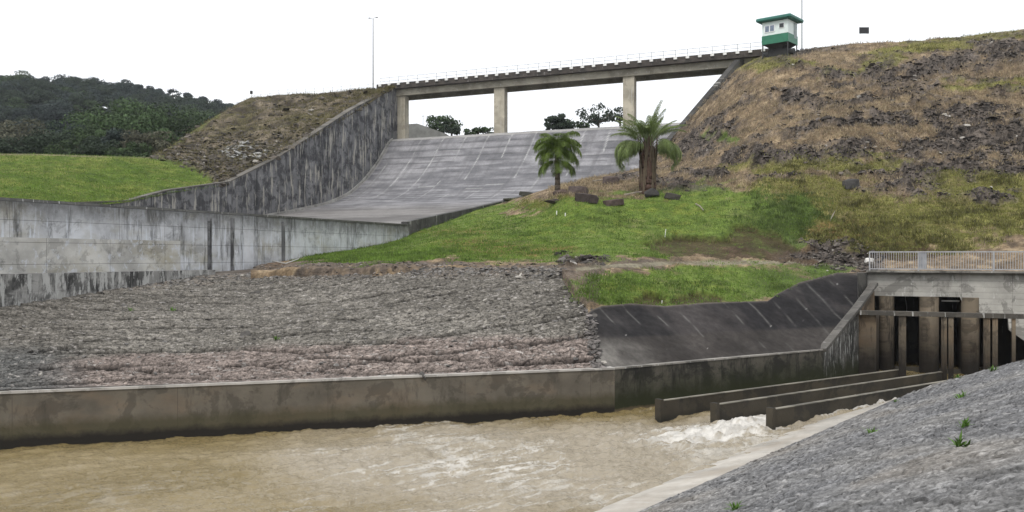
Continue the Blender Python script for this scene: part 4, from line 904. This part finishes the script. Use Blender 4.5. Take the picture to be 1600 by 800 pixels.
# boulders that can be told apart
BL = [((866, 320), (1.0, .5, .32), (.060, .048, .045), 'flat dark boulder lying left of the small palm foot on the grass'),
      ((918, 317), (1.0, .55, .42), (.060, .048, .045), 'big wedge shaped dark boulder in front, right of the small palm'),
      ((960, 321), (.9, .5, .3), (.09, .068, .06), 'reddish low boulder on the grass midway between the two palms'),
      ((878, 305), (.85, .55, .35), (.105, .078, .068), 'small brownish boulder touching the trunk foot of the small palm'),
      ((903, 307), (.95, .55, .45), (.095, .075, .068), 'greyish pink slanted boulder behind the wedge shaped dark one'),
      ((955, 291), (.9, .5, .45), (.10, .08, .075), 'brown boulder on the far side of the pile between the palms'),
      ((1018, 309), (.75, .5, .5), (.055, .052, .050), 'dark jagged boulder beside the foot of the big palm'),
      ((1050, 313), (.7, .4, .3), (.06, .055, .048), 'low dark boulder in grass right of the big palm'),
      ((820, 302), (.8, .5, .28), (.06, .06, .05), 'greenish dark boulder on the mound edge beside the chute'),
      ((795, 314), (.7, .5, .22), (.055, .055, .045), 'flattest dark boulder at the left end of the mound edge'),
      ((1328, 294), (.72, .5, .45), (.075, .072, .07), 'lone grey boulder on olive grass below the rock bands'),
      ((1357, 413), (.3, .22, .2), (.6, .58, .55), 'small white stone beside the left end of the grey balustrade')]
for k, ((px, py), s_, col, lab) in enumerate(BL):
    V, Fc = block(300+k, *[q*.86 for q in s_]) if k % 3 else hull(300+k, 24, *s_); c = on_hill(px, py)
    bm = bmesh.new(); vs = [bm.verts.new(v) for v in V]; [bm.faces.new([vs[i] for i in f]) for f in Fc]
    bmesh.ops.dissolve_limit(bm, angle_limit=R(9), verts=bm.verts, edges=bm.edges); bmesh.ops.bevel(bm, geom=list(bm.edges), offset=.025, segments=1, affect='EDGES')
    me = bpy.data.meshes.new('boulder'); bm.to_mesh(me); bm.free()
    at = me.color_attributes.new(name='col', type='FLOAT_COLOR', domain='POINT'); at.data.foreach_set('color', np.tile(np.array([*col, 1], np.float32), len(me.vertices)))
    o = link('boulder', me, M['rock']); o.location = c+Vector((0, 0, s_[2]*.55)); o.rotation_euler = (0, 0, random.uniform(-.3, .3)); tag(o, lab, 'boulder', 'boulders on the mound and dam slope')
# stacked slabs at the foot of the mound
V0 = []; rg = np.random.default_rng(12); pos = []; 
for i in range(46): pos.append(on_hill(rg.uniform(880, 950), rg.uniform(398, 414)))
scatter('rock_pile', np.array(pos), rg.uniform(.15, .45, 46), rock_cols(46, rg, ((.06, .055, .05), (.17, .16, .15))), M['rock'], label='pile of dark flat rocks at the foot of the green mound by the path', seed=9)
pos = [on_hill(rg.uniform(1270, 1362), rg.uniform(385, 424)) for i in range(90)]
scatter('rock_pile', np.array(pos), rg.uniform(.1, .4, 90), rock_cols(90, rg, ((.05, .045, .04), (.2, .18, .16))), M['rock'], label='heap of broken rocks and roots beside the left end of the balustrade', seed=10)

# stakes, planks, pipe
gp = plain('grey_pipe', (.42, .42, .40), .6, .1, 5)
wm = plain('white_stake', (.75, .75, .72), .6, .1, 5)
for px, py, h, lean, lab in ((870, 338, .38, .05, 'taller left one of two short white stakes on the mound grass'), (884, 338, .28, 0, 'shorter right one of two short white stakes on the mound grass'), (1039, 369, .55, .12, 'lone thin white stake leaning on the grass below the big palm'), (1034, 470, .22, .05, 'thin pale stake at the top edge of the dark lined slope')):
    p = on_hill(px, py); b = MB(); b.box(p+Vector((0, 0, h/2-.03)), (.08 if .25 < h < .5 else .035, .05, h), ((1, 0, -lean), (0, 1, 0), (lean, 0, 1)), bev=.01); tag(b.build('stake', wm), lab, 'stake', 'white stakes')
dw = plain('weathered_wood', (.24, .21, .17), .8, .3, 4)
for (xa, ya), (xb, yb), r_, lab in (((975, 309), (1018, 303), .09, 'long pale plank lying by the foot of the big palm'), ((1088, 322), (1099, 332), .06, 'short white stick lying on the grass right of the big palm'), ((1296, 352), (1304, 332), .05, 'bleached forked branch standing in the green gully'), ((925, 288), (962, 286), .08, 'thin pale log lying on rocks behind the boulders')):
    a, c = on_hill(xa, ya), on_hill(xb, yb); a.z += .15; c.z += .18; m_ = (a+c)/2+Vector((.03, 0, .06)); b = MB(); b.path([a, m_, c], r_, r_*.6, 6); tag(b.build('plank' if 'plank' in lab else 'branch', dw), lab, 'plank' if 'plank' in lab else 'branch')
a, m_, c = on_hill(426, 412), on_hill(446, 415), on_hill(466, 411); b = MB(); b.path([a+Vector((0, 0, .12)), m_+Vector((0, 0, .1)), c+Vector((0, 0, .2))], .035, .03, 6); tag(b.build('pipe', gp), 'bent white pipe lying on bare earth at the end of the basin wall', 'pipe')

# ---------------------------------------------------------------- vegetation
def leafmat(name, col, var=.5, rough=.6, trans=.25):
    m, nt, bs = newmat(name); geo = N(nt, 'NewGeometry'); oi = N(nt, 'ObjectInfo')
    n = noise(nt, geo.outputs['Position'], .9, 4, .7); n2 = N(nt, 'TexWhiteNoise', noise_dimensions='1D'); L(nt, geo.outputs['Random Per Island'], n2.inputs['W'])
    f = ramp(nt, n, [(.3, 1-var), (.7, 1+var)]); f2 = ramp(nt, n2.outputs[0], [(0, .7), (1, 1.3)])
    c = mixc(nt, 1., mixc(nt, 1., col, f, 'MULTIPLY'), f2, 'MULTIPLY'); L(nt, c, bs.inputs['Base Color'])
    bs.inputs['Roughness'].default_value = rough; bs.inputs['Specular IOR Level'].default_value = .25
    if trans:
        tr = N(nt, 'BsdfTranslucent'); L(nt, c, tr.inputs[0]); ms = N(nt, 'MixShader'); ms.inputs[0].default_value = trans
        out = nt.nodes['Material Output']; L(nt, bs.outputs[0], ms.inputs[1]); L(nt, tr.outputs[0], ms.inputs[2]); L(nt, ms.outputs[0], out.inputs[0])
    return m
GM = {'bright': leafmat('grass_bright', (.125, .20, .034)), 'olive': leafmat('grass_olive', (.185, .19, .055)), 'dry': leafmat('grass_dry', (.29, .235, .15), .6), 'weed': leafmat('weed', (.10, .19, .035))}
def tufts(name, pts, hgt, mat, label, seed, blades=5, wd=.03, spread=.12):
    rg = np.random.default_rng(seed); n = len(pts)*blades; base = np.repeat(pts, blades, 0)+np.c_[rg.normal(0, spread, (n, 2)), np.zeros(n)]
    h = np.repeat(hgt, blades)*rg.uniform(.5, 1.2, n); a = rg.uniform(0, 6.283, n); dx = np.c_[np.cos(a), np.sin(a), np.zeros(n)]*wd
    ln = np.c_[rg.normal(0, .35, (n, 2)), np.ones(n)]; tip = base+ln*h[:, None]
    V = np.stack([base-dx, base+dx, tip], 1).reshape(-1, 3); Fc = np.arange(len(V)).reshape(-1, 3)
    o = link(name, np_mesh(name, V, Fc, smooth=False), mat); tag(o, label, 'grass', None, 'stuff'); return o
def pick(px, w_, n, Wd, rg): 
    p = np.clip(w_, 0, None)**1.3; p = p/p.sum(); return Wd[rg.choice(len(px), n, p=p)]
rg = np.random.default_rng(77)
gm_ = green*(1-rock)*(1-dark*.8)
tufts('grass', pick(PX, gm_, 20000, W, rg), rg.uniform(.05, .17, 20000), GM['bright'], 'short bright green grass growing on the mound and the berm', 1, 4, .025, .2)
tufts('grass', pick(PX, olive*(1-rock*.7)*(1-green)*1.0, 16000, W, rg), rg.uniform(.06, .22, 16000), GM['olive'], 'yellowish olive grass growing on the lower dam slope', 2, 4, .03, .25)
tufts('grass', pick(PX, ((PX > 860)*(1-rock)*(1-olive)*(1-green)*(PY < 345)+.0), 15000, W, rg), rg.uniform(.08, .35, 15000), GM['dry'], 'dry brown grass clinging between the rocks of the dam slope', 3, 4, .03, .25)
tufts('grass', pick(PX2, (1-rk2)*(PX2 > -100), 9000, W2, rg), rg.uniform(.06, .18, 9000), GM['bright'], 'short grass of the smooth lawn on the left', 4, 4, .03, .25)
tufts('grass', pick(PX2, rk2*(PX2 > 200), 9000, W2, rg), rg.uniform(.1, .35, 9000), leafmat('grass_embankment', (.13, .115, .05)), 'thin olive grass between the rocks of the left embankment', 5, 4, .03, .25)

ol = olive*(1-rock)*(1-green)*(PX > 900); cl_ = pick(PX, ol*sst(fbm(W*.5, 3, 91), .0, .3)+1e-6, 700, W, rg); tufts('grass', cl_, rg.uniform(.2, .42, 700), leafmat('clump_dark', (.11, .105, .038)), 'taller dark olive grass clumps dotted over the lower dam slope', 12, 16, .03, .22)
cl_ = pick(PX, gm_*sst(fbm(W*.6, 3, 95), .05, .3)+1e-6, 900, W, rg); tufts('grass', cl_, rg.uniform(.1, .24, 900), leafmat('clump_green', (.095, .145, .032)), 'taller green grass clumps scattered over the mound', 13, 14, .025, .2)
wz = gm_*blob(PX, PY, 1225, 340, 80, 42)+olive*blob(PX, PY, 1250, 330, 60, 40)*.6
cl_ = pick(PX, wz+1e-9, 900, W, rg)[:520]; tufts('grass', cl_, rg.uniform(.12, .34, 520), leafmat('gully_green', (.085, .125, .034)), 'rank dark green grass filling the gully between mound and dam slope', 14, 14, .025, .2)
def weed(p, size, lab, seed, col='weed'):
    rg = np.random.default_rng(seed); Vs = []; Fs = []; off = 0
    for k in range(int(26)):
        a = rg.uniform(0, 6.283); l = size*rg.uniform(.5, 1.1); el = rg.uniform(.35, 1.4); d = np.array([math.cos(a)*math.cos(el), math.sin(a)*math.cos(el), math.sin(el)]); sd_ = np.array([-math.sin(a), math.cos(a), 0])*size*.055
        b0 = np.array(p)+rg.normal(0, size*.12, 3)*(1, 1, 0)-np.array([0, 0, .04]); m_ = b0+d*l*.55; t = b0+d*l+np.array([0, 0, -l*.2])
        v = np.array([b0-sd_*.5, b0+sd_*.5, m_+sd_, t, m_-sd_]); Vs.append(v); Fs += [[off, off+1, off+2, off+4], [off+4, off+2, off+3, off+3]]; off += 5
    V = np.concatenate(Vs); me = bpy.data.meshes.new('weed'); me.from_pydata([tuple(v) for v in V], [], [tuple(dict.fromkeys(f)) for f in Fs]); tag(link('weed', me, GM[col]), lab, 'weed', 'weeds growing between the stones')
def bank_at(px, py):
    # intersection of the viewing direction with the bank plane
    d = Vector(((px-800)/F, 1, (400-py)/F)); o = Vector((0, 0, CZ)); nrm = Vector((-MS*QB[0], -MS*QB[1], 1)); p0 = Vector((B0[0], B0[1], .25)); return o+d*((p0-o).dot(nrm)/d.dot(nrm))
for k, (px, py, s_, lab) in enumerate(((1362, 677, .34, 'bright weed alone on the bank below the pale ledge end'), (1507, 668, .36, 'sprawling weed in the middle of a row of three on the bank'), (1502, 700, .42, 'tall fresh green weed, lowest of a row of three on the bank'), (1500, 622, .45, 'dark scraggly weed, uppermost of a row of three on the bank'),
    (1552, 580, .45, 'round green weed on the top edge of the bank'), (1497, 592, .4, 'thin wispy weed at the far edge of the bank near the outlet'), (1150, 796, .30, 'weed at the very bottom of the paved bank near the water'), (1400, 628, .22, 'tiny weed beside the upper end of the pale ledge'), (1016, 797, .13, 'tiny weed in the joint between ledge and bank at the bottom edge'))):
    weed(bank_at(px, py), s_, lab, 40+k)
for k, (px, py, s_, lab) in enumerate(((203, 484, .32, 'small dark weed on the stone slope, left one of a pair'), (270, 484, .38, 'small green weed on the stone slope, right one of a pair'), (432, 530, .28, 'dim low weed alone in the middle of the stone slope'))):
    weed(on_gravel(px, py), s_, lab, 60+k)

# palms
def frond(rg, L_, az, el, droop, leaf, nl=38, hang=.6, wid=.017, t0=.12):
    """returns verts / quads of one feather frond starting at the origin"""
    n = 16; pts = [np.zeros(3)]; e = el; h = np.array([math.cos(az), math.sin(az), 0])
    for i in range(n):
        e -= droop/n*(.4+1.2*i/n); pts.append(pts[-1]+(h*math.cos(e)+np.array([0, 0, 1])*math.sin(e))*L_/n)
    pts = np.array(pts); V = []; Fc = []
    side = np.array([-math.sin(az), math.cos(az), 0])
    for i in range(n):      # rachis: flat three-sided strip
        r0 = .035*(1-i/n)+.008; r1 = .035*(1-(i+1)/n)+.008; o = len(V)
        V += [pts[i]-side*r0, pts[i]+side*r0, pts[i]+np.array([0, 0, -r0]), pts[i+1]-side*r1, pts[i+1]+side*r1, pts[i+1]+np.array([0, 0, -r1])]
        Fc += [(o, o+1, o+4, o+3), (o+1, o+2, o+5, o+4), (o+2, o, o+3, o+5)]
    for k in range(nl):
        t = t0+(.98-t0)*k/nl; x = t*n; i = min(int(x), n-1); p = pts[i]*(1-(x-i))+pts[i+1]*(x-i); tg = pts[i+1]-pts[i]; tg /= np.linalg.norm(tg)
        ll = leaf*(math.sin(math.pi*min(1, t*.85+.12))**.6)*rg.uniform(.6, 1.25)
        for sg in (-1, 1):
            hg = hang*rg.uniform(.6, 1.4)
            d1 = side*sg*.75+tg*.55+np.array([0, 0, .15-.3*hg]); d1 /= np.linalg.norm(d1); d2 = side*sg*.35+tg*.35+np.array([0, 0, -hg*1.6]); d2 /= np.linalg.norm(d2)
            m_ = p+d1*ll*.5; t_ = m_+d2*ll*.5; wv = tg*wid; o = len(V)
            V += [p-wv*.4, p+wv*.4, m_+wv, m_-wv, t_+wv*.15, t_-wv*.15]; Fc += [(o, o+1, o+2, o+3), (o+3, o+2, o+4, o+5)]
    return np.array(V), Fc
def palm(px, py, lab, th, r0, r1, specs, mat, tmat, seed, lean=(0, 0), skirt=None):
    rg = np.random.default_rng(seed); p = on_hill(px, py); p.z -= .15; r = empty('palm_tree', p, lab, 'palm tree')
    b = MB(); n = 9; prev = None
    pts = [p+Vector((lean[0]*(i/n)**1.5, lean[1]*i/n, th*i/n)) for i in range(n+1)]
    for i in range(n):
        ra = r0+(r1-r0)*(i/n); rb = r0+(r1-r0)*((i+1)/n); ra *= 1.25 if i == 0 else 1; b.tube(pts[i], pts[i+1], ra*1.06, rb*.98, 12)
    b.build('trunk', tmat, r, smooth=True); top = pts[-1]
    for (L_, az, el, dr, leaf, nl, hang, dz) in specs:
        V, Fc = frond(rg, L_, az, el, dr, leaf, nl, hang, t0=.32 if el > .82 and L_ > 2.45 and skirt else .12); V = V+np.array(top)+np.array([0, 0, dz])+np.array([math.cos(az), math.sin(az), 0])*r1*.5
        me = bpy.data.meshes.new('frond'); me.from_pydata([tuple(v) for v in V], [], Fc); link('frond', me, mat, r)
    return r, top, rg
pm1 = leafmat('palm_leaf', (.105, .155, .026), .45, .5, .3); pm2 = leafmat('palm_leaf_grey', (.165, .215, .075), .4, .5, .3)
bark = plain('palm_bark', (.11, .085, .065), .9, .4, 6, 0, .6)
rg = np.random.default_rng(5); sp = []
for i in range(24):
    az = i*2.4+rg.uniform(-.2, .2); t = i/24; sp.append((rg.uniform(2.2, 2.75)*(1-.1*t), az, 1.42-1.2*t, rg.uniform(1.7, 2.5)+.4*t, rg.uniform(.9, 1.3), 96, rg.uniform(1.1, 1.6), .0-.5*t*1.2))
for az in (2.9, .3, -2.6, -.5, 1.6, -1.5): sp.append((2.1, az, .1, 2.0, 1.1, 84, 1.7, -1.1))
palm(872, 303, 'shorter leafy green palm with dark slim trunk between boulders on the mound', 4.0, .24, .17, sp, pm1, bark, 8, (-.08, 0))
sp = []
rg = np.random.default_rng(6)
for i in range(38):      # upright feathery tuft
    az = i*2.4+rg.uniform(-.3, .3); sp.append((rg.uniform(2.5, 3.7), az, rg.uniform(.85, 1.5), rg.uniform(.5, 1.5), .5, 60, .6, rg.uniform(-.2, .3)))
for az, el in ((3.0, .95), (3.35, .75), (2.75, .6), (-.05, .8), (.3, .95), (-.35, .7), (-2.5, .8), (2.2, .8), (-.9, .9), (3.14, .45)):
    sp.append((3.5, az, el, 3.0, 1.25, 120, 1.9, -.2))
for az, el in ((3.25, .55), (2.95, .75), (.1, .65), (-.2, .5)): sp.append((3.2, az, el, 3.1, 1.3, 120, 2.0, -.3))
redbark = plain('palm_sheath_red', (.075, .042, .030), .9, .45, 5, 0, .7)
r, top, rg = palm(1012, 303, 'taller shaggy palm with thick red brown trunk of old leaf bases', 3.9, .62, .55, sp, pm2, redbark, 9, skirt=True)
sm_ = leafmat('dead_frond', (.105, .082, .058), .4, .9, .1)
base = on_hill(1012, 303)
for i in range(76):
    a = i*2.39996; z0 = rg.uniform(-.1, 3.2); z1 = z0+rg.uniform(1.2, 2.2); rr = .62-.02*z0
    o = Vector((math.cos(a), math.sin(a), 0)); sd_ = Vector((-math.sin(a), math.cos(a), 0)); wv = rg.uniform(.06, .13); fl = rg.uniform(.08, .3) if z1 > 3.2 else rg.uniform(.02, .12)
    b = MB(); b.prism([base+o*rr-sd_*wv+Vector((0, 0, z0)), base+o*rr+sd_*wv+Vector((0, 0, z0)), base+o*(rr+fl)+sd_*wv*.3+Vector((0, 0, z1)), base+o*(rr+fl)-sd_*wv*.3+Vector((0, 0, z1))], o*.05)
    b.build('leaf_base', sm_ if i % 3 else redbark, r)

# broadleaf trees: limbs + leaf clumps
def crown_mesh(rg, R_, n_clump, per, leaf, flat=.8, gap=.55, zc=0.0, cr_=(.16, .34)):
    Vs = []
    for k in range(n_clump):
        d = rg.normal(size=3); d /= np.linalg.norm(d); rad = rg.uniform(gap, 1.0); c = d*rad*R_*np.array([1, 1, flat]); 
        if c[2] < -R_*flat*.45: c[2] *= .4
        cr = R_*rg.uniform(*cr_)
        q = rg.normal(size=(per, 3)); q /= np.linalg.norm(q, axis=1)[:, None]; q *= (rg.uniform(.3, 1, (per, 1))**.35)*cr*np.array([1.15, 1.15, .7]); q += c
        nn_ = (q-c)/cr+rg.normal(0, .45, (per, 3))+np.array([0, 0, .25]); nn_ /= np.linalg.norm(nn_, axis=1)[:, None]; a = np.cross(nn_, rg.normal(size=(per, 3))); a /= np.linalg.norm(a, axis=1)[:, None]; b_ = np.cross(nn_, a); b_ /= np.linalg.norm(b_, axis=1)[:, None]
        l = leaf*rg.uniform(.6, 1.3, (per, 1)); Vs.append(np.stack([q-a*l, q-b_*l*.6, q+a*l, q+b_*l*.6], 1).reshape(-1, 3))
    V = np.concatenate(Vs); V[:, 2] += zc; return V, np.arange(len(V)).reshape(-1, 4)
def tree(p, h, Rc, flat, lab, mat, seed, n_clump=40, per=60, leaf=.3, gap=.45, group=None, name='tree', crown_h=None, limbs=7, tr=.22, cr_=(.16, .34)):
    rg = np.random.default_rng(seed); r = empty(name, p, lab, 'tree', group); zc = (crown_h or h-Rc*flat); p = Vector(p)
    b = MB(); mid = p+Vector((rg.uniform(-.2, .2), 0, zc*.6)); b.path([p-Vector((0, 0, 1)), mid, p+Vector((0, 0, zc))], tr, tr*.6, 8)
    for k in range(limbs):
        a = k*2.4+rg.uniform(0, 1); e_ = p+Vector((math.cos(a)*Rc*.75, math.sin(a)*Rc*.75, zc+rg.uniform(-.1, .6)*Rc*flat)); m_ = mid.lerp(e_, .5)+Vector((0, 0, -.1*Rc)); b.path([mid, m_, e_], tr*.45, tr*.12, 6)
    b.build('trunk', TB, r); V, Fc = crown_mesh(rg, Rc, n_clump, per, leaf, flat, gap, cr_=cr_); V += np.array(p)+np.array([0, 0, zc]); link('crown', np_mesh('crown', V, Fc, smooth=False), mat, r); return r
TB = plain('tree_bark', (.07, .055, .045), .9, .3, 3)
far = leafmat('dark_leaf', (.028, .042, .025), .45, .8, .08); far2 = leafmat('mid_leaf', (.042, .066, .028), .45, .8, .08); blue = leafmat('bluish_leaf', (.028, .041, .036), .4, .8, .08); gry = leafmat('pale_leaf', (.085, .085, .058), .35, .8, .08); lime = leafmat('light_leaf', (.055, .090, .036), .35, .8, .08)
def at(px, py, d): return P(px, py, d)
tree(at(690, 214, 185), (214-181)*185/F, 3.6, .55, 'rounded dark tree behind the spillway crest between first and second piers', far2, 21, 34, 60, .28)
tree(at(706, 214, 170), (214-194)*170/F, 2.0, .6, 'small low bush just right of the rounded tree behind the crest', far, 22, 20, 50, .2, name='bush')
for i, (x, y, rr) in enumerate(((735, 200, 1.6), (748, 198, 1.5), (762, 200, 1.7))):
    tree(at(x, 212, 175), (212-y)*175/F, rr, .5, ['left', 'middle', 'right'][i]+' one of three tiny low bushes beside the second pier on the crest skyline', far2, 23+i, 14, 40, .2, name='bush', group='low bushes on the crest skyline')
tree(at(877, 205, 160), (205-179)*160/F, 2.8, .62, 'dense round dark tree behind the crest above the small palm', far, 26, 46, 80, .25, gap=.2)
tree(at(935, 205, 165), (205-163)*165/F, 3.9, .55, 'open airy dark tree with gaps behind the crest left of the third pier', far, 27, 30, 36, .22, gap=.55, limbs=12)
tree(at(968, 205, 170), (205-166)*170/F, 3.0, .55, 'sparse dark tree just left of the third pier behind the crest', far, 28, 20, 34, .22, gap=.55, limbs=10)
tree(at(912, 206, 158), (206-190)*158/F, 1.3, .6, 'small bush between the dense round tree and the airy tree', far2, 29, 12, 40, .18, name='bush')
# grey bank behind the first pier, far poles
def farbank():
    a = [P(630, 232, 150), P(637, 194, 150), P(652, 193, 150), P(697, 209, 150), P(730, 232, 150)]; b = MB(); b.prism([tuple(x) for x in a], (0, 14, 0))
    tag(b.build('far_bank', plain('far_bank_gravel', (.19, .19, .18), .9, .3, .8, 0, .5)), kind='structure')
    gm = plain('pole_grey', (.3, .3, .3), .6)
    p = Vector(P(661, 200, 160)); r = empty('utility_pole', p, 'thin grey utility pole on the skyline beside the first pier', 'utility pole'); MB().tube(p, p+Vector((0, 0, 2.3)), .05, n=6).build('pole', gm, r); MB().box(p+Vector((0, 0, 2.1)), (.6, .06, .06)).build('crossarm', gm, r)
farbank()

# back land and forest hill
def hill():
    xs = np.linspace(-420, 260, 90); ys = np.linspace(104, 620, 60); X, Y = np.meshgrid(xs, ys); px = 800+F*X/Y
    tgt = np.interp(px, [-400, 0, 130, 250, 330, 400, 480, 900], [128, 153, 162, 182, 200, 215, 240, 300])     # ground skyline at d = 430
    ztop = CZ+(400-tgt)*430/F; t = sst(Y, 170, 430); Z = 5+(ztop-5)*t+fbm(np.c_[X.ravel(), Y.ravel(), X.ravel()*0]*.012, 4, 4).reshape(X.shape)*7*t
    Z = np.where(px > 470, np.minimum(Z, 16), Z)
    Z = np.where((px > 330) & (Y < 200), 5, Z)
    me = np_mesh('hill', np.c_[X.ravel(), Y.ravel(), Z.ravel()], grid_faces(60, 90), attrs={'col': np.broadcast_to(np.array((.03, .045, .02)), (X.size, 3))}); tag(link('hill', me, M['lawn']), kind='structure')
    def zat(x, y):
        px = 800+F*x/y; tg = np.interp(px, [-400, 0, 130, 250, 330, 400, 480, 900], [128, 153, 162, 182, 200, 215, 240, 300]); t = sst(np.array([y]), 170, 430)[0]; return float(5+(CZ+(400-tg)*430/F-5)*t)
    rg = np.random.default_rng(31)
    protos = []
    for k in range(6): protos.append(crown_mesh(np.random.default_rng(500+k), .8, 13, 260, .05, rg.uniform(.55, .8), .35, cr_=(.34, .55)))
    mats = [blue, far, blue, far]
    Vs = [[], [], []]; cnt = 0
    for k in range(620):
        d = rg.uniform(190, 440)**1.0; px = rg.uniform(-60, 420); x = (px-800)*d/F; z = zat(x, d)
        V, Fc = protos[rg.integers(6)]; s_ = rg.choice([3.0, 4.2, 5.5, 7.2])*rg.uniform(.85, 1.2); a = rg.uniform(0, 6.28)
        py = 400-(z+s_-CZ)*F/d
        Rm = np.array([[math.cos(a), -math.sin(a), 0], [math.sin(a), math.cos(a), 0], [0, 0, 1]])
        Vs[rg.choice(3, p=[.5, .38, .12])].append((V*s_)@Rm.T+np.array([x, d, z+s_*.55]))
    for V_, m_, lab in zip(Vs, (blue, far, far2), ('bluish dark trees', 'dark green trees', 'lighter green trees')):
        V = np.concatenate(V_); tag(link('forest', np_mesh('forest', V, np.arange(len(V)).reshape(-1, 4), smooth=False), m_), lab+' of the dense wood covering the far hill on the left', 'forest', None, 'stuff')
    # skyline trees that stand out
    for i, px in enumerate((8, 28, 48, 66, 92, 112, 151, 170, 196, 214, 232, 250, 270, 292, 312, 338, 358)):
        d = 436; x = (px-800)*d/F; z = zat(x, d); top = np.interp(px, [0, 25, 66, 100, 150, 170, 200, 250, 270, 292, 316, 360], [122, 119, 120, 123, 121, 129, 127, 139, 140, 147, 151, 162])
        zt = CZ+(400-top)*d/F; hh = max(5, zt-z+2.0); airy = px in (151, 270, 28)
        tree((x, d, z-2), hh+.0, 4.6 if not airy else 3.6, .62, ('airy open topped tree standing proud on the hill skyline' if airy else 'round dark crowned tree along the hill skyline'), blue, 600+i, 18 if airy else 12, 34 if airy else 260, .38, gap=.5 if airy else .3, cr_=(.16, .34) if airy else (.3, .5), group=('airy trees on the hill skyline' if airy else 'round crowned trees on the hill skyline'), tr=.35)
    # nearer distinct trees at the foot of the hill
    spec = [(178, 215, 160, 150, 8.5, lime, 'big lighter green tree spreading in front of the dark hill'), (215, 212, 165, 158, 8, far2, 'broad mid green tree right of the big lighter one before the hill'), (265, 210, 165, 165, 8, far2, 'mid green spreading tree before the hill nearest the embankment'),
            (232, 238, 205, 115, 3.4, gry, 'pale greyish brown bare looking bush behind the lawn beside the embankment'), (262, 232, 203, 118, 2.6, lime, 'light green bush between the pale bush and the embankment'), (165, 235, 198, 125, 2.6, lime, 'pointed pale green tree in the middle behind the lawn'),
            (186, 240, 198, 120, 3.2, blue, 'bluish dark conical tree right of the pointed pale green tree'), (140, 240, 200, 128, 3.4, far2, 'bright round shrub left of the pointed pale green tree behind the lawn'), (106, 240, 194, 140, 4.2, blue, 'grey green round tree behind the lawn left of centre'),
            (18, 243, 190, 122, 5, gry, 'greyish purple twiggy tree at the far left edge behind the lawn'), (45, 245, 200, 118, 4.5, far, 'dark shrub mass tree second from the left edge behind the lawn'), (75, 248, 203, 116, 4, far, 'dark low tree behind the lawn under the grey green one'),
            (120, 250, 212, 112, 3.2, far2, 'small dull green bush on the far lawn edge left of centre'), (150, 250, 216, 110, 3.0, far, 'small brownish dark bush at the far lawn edge under the pointed tree'), (205, 252, 222, 108, 2.4, far2, 'low round bush at the far lawn edge before the pale bush')]
    for i, (px, pb, pt, d, rc, m_, lab) in enumerate(spec):
        p = P(px, pb+12, d); hh = (pb+12-pt)*d/F
        tree(tuple(p), hh, rc, min(.8, hh/rc*.5), lab, m_, 700+i, 22, 260, .018*rc+.09, gap=.45, tr=.25, cr_=(.22, .42), name='bush' if 'bush' in lab or 'shrub' in lab else 'tree')
hill()

# ---------------------------------------------------------------- damp air
def haze():
    m = bpy.data.materials.new('haze'); m.use_nodes = True; nt = m.node_tree
    for n in list(nt.nodes): nt.nodes.remove(n)
    out = nt.nodes.new('ShaderNodeOutputMaterial'); v = nt.nodes.new('ShaderNodeVolumePrincipled')
    v.inputs['Color'].default_value = (.86, .91, 1.0, 1); v.inputs['Density'].default_value = .00014; nt.links.new(v.outputs[0], out.inputs['Volume'])
    b = MB(); b.box((0, 1650, 70), (6400, 4900, 150)); o = b.build('haze', m); tag(o, kind='stuff')
haze()
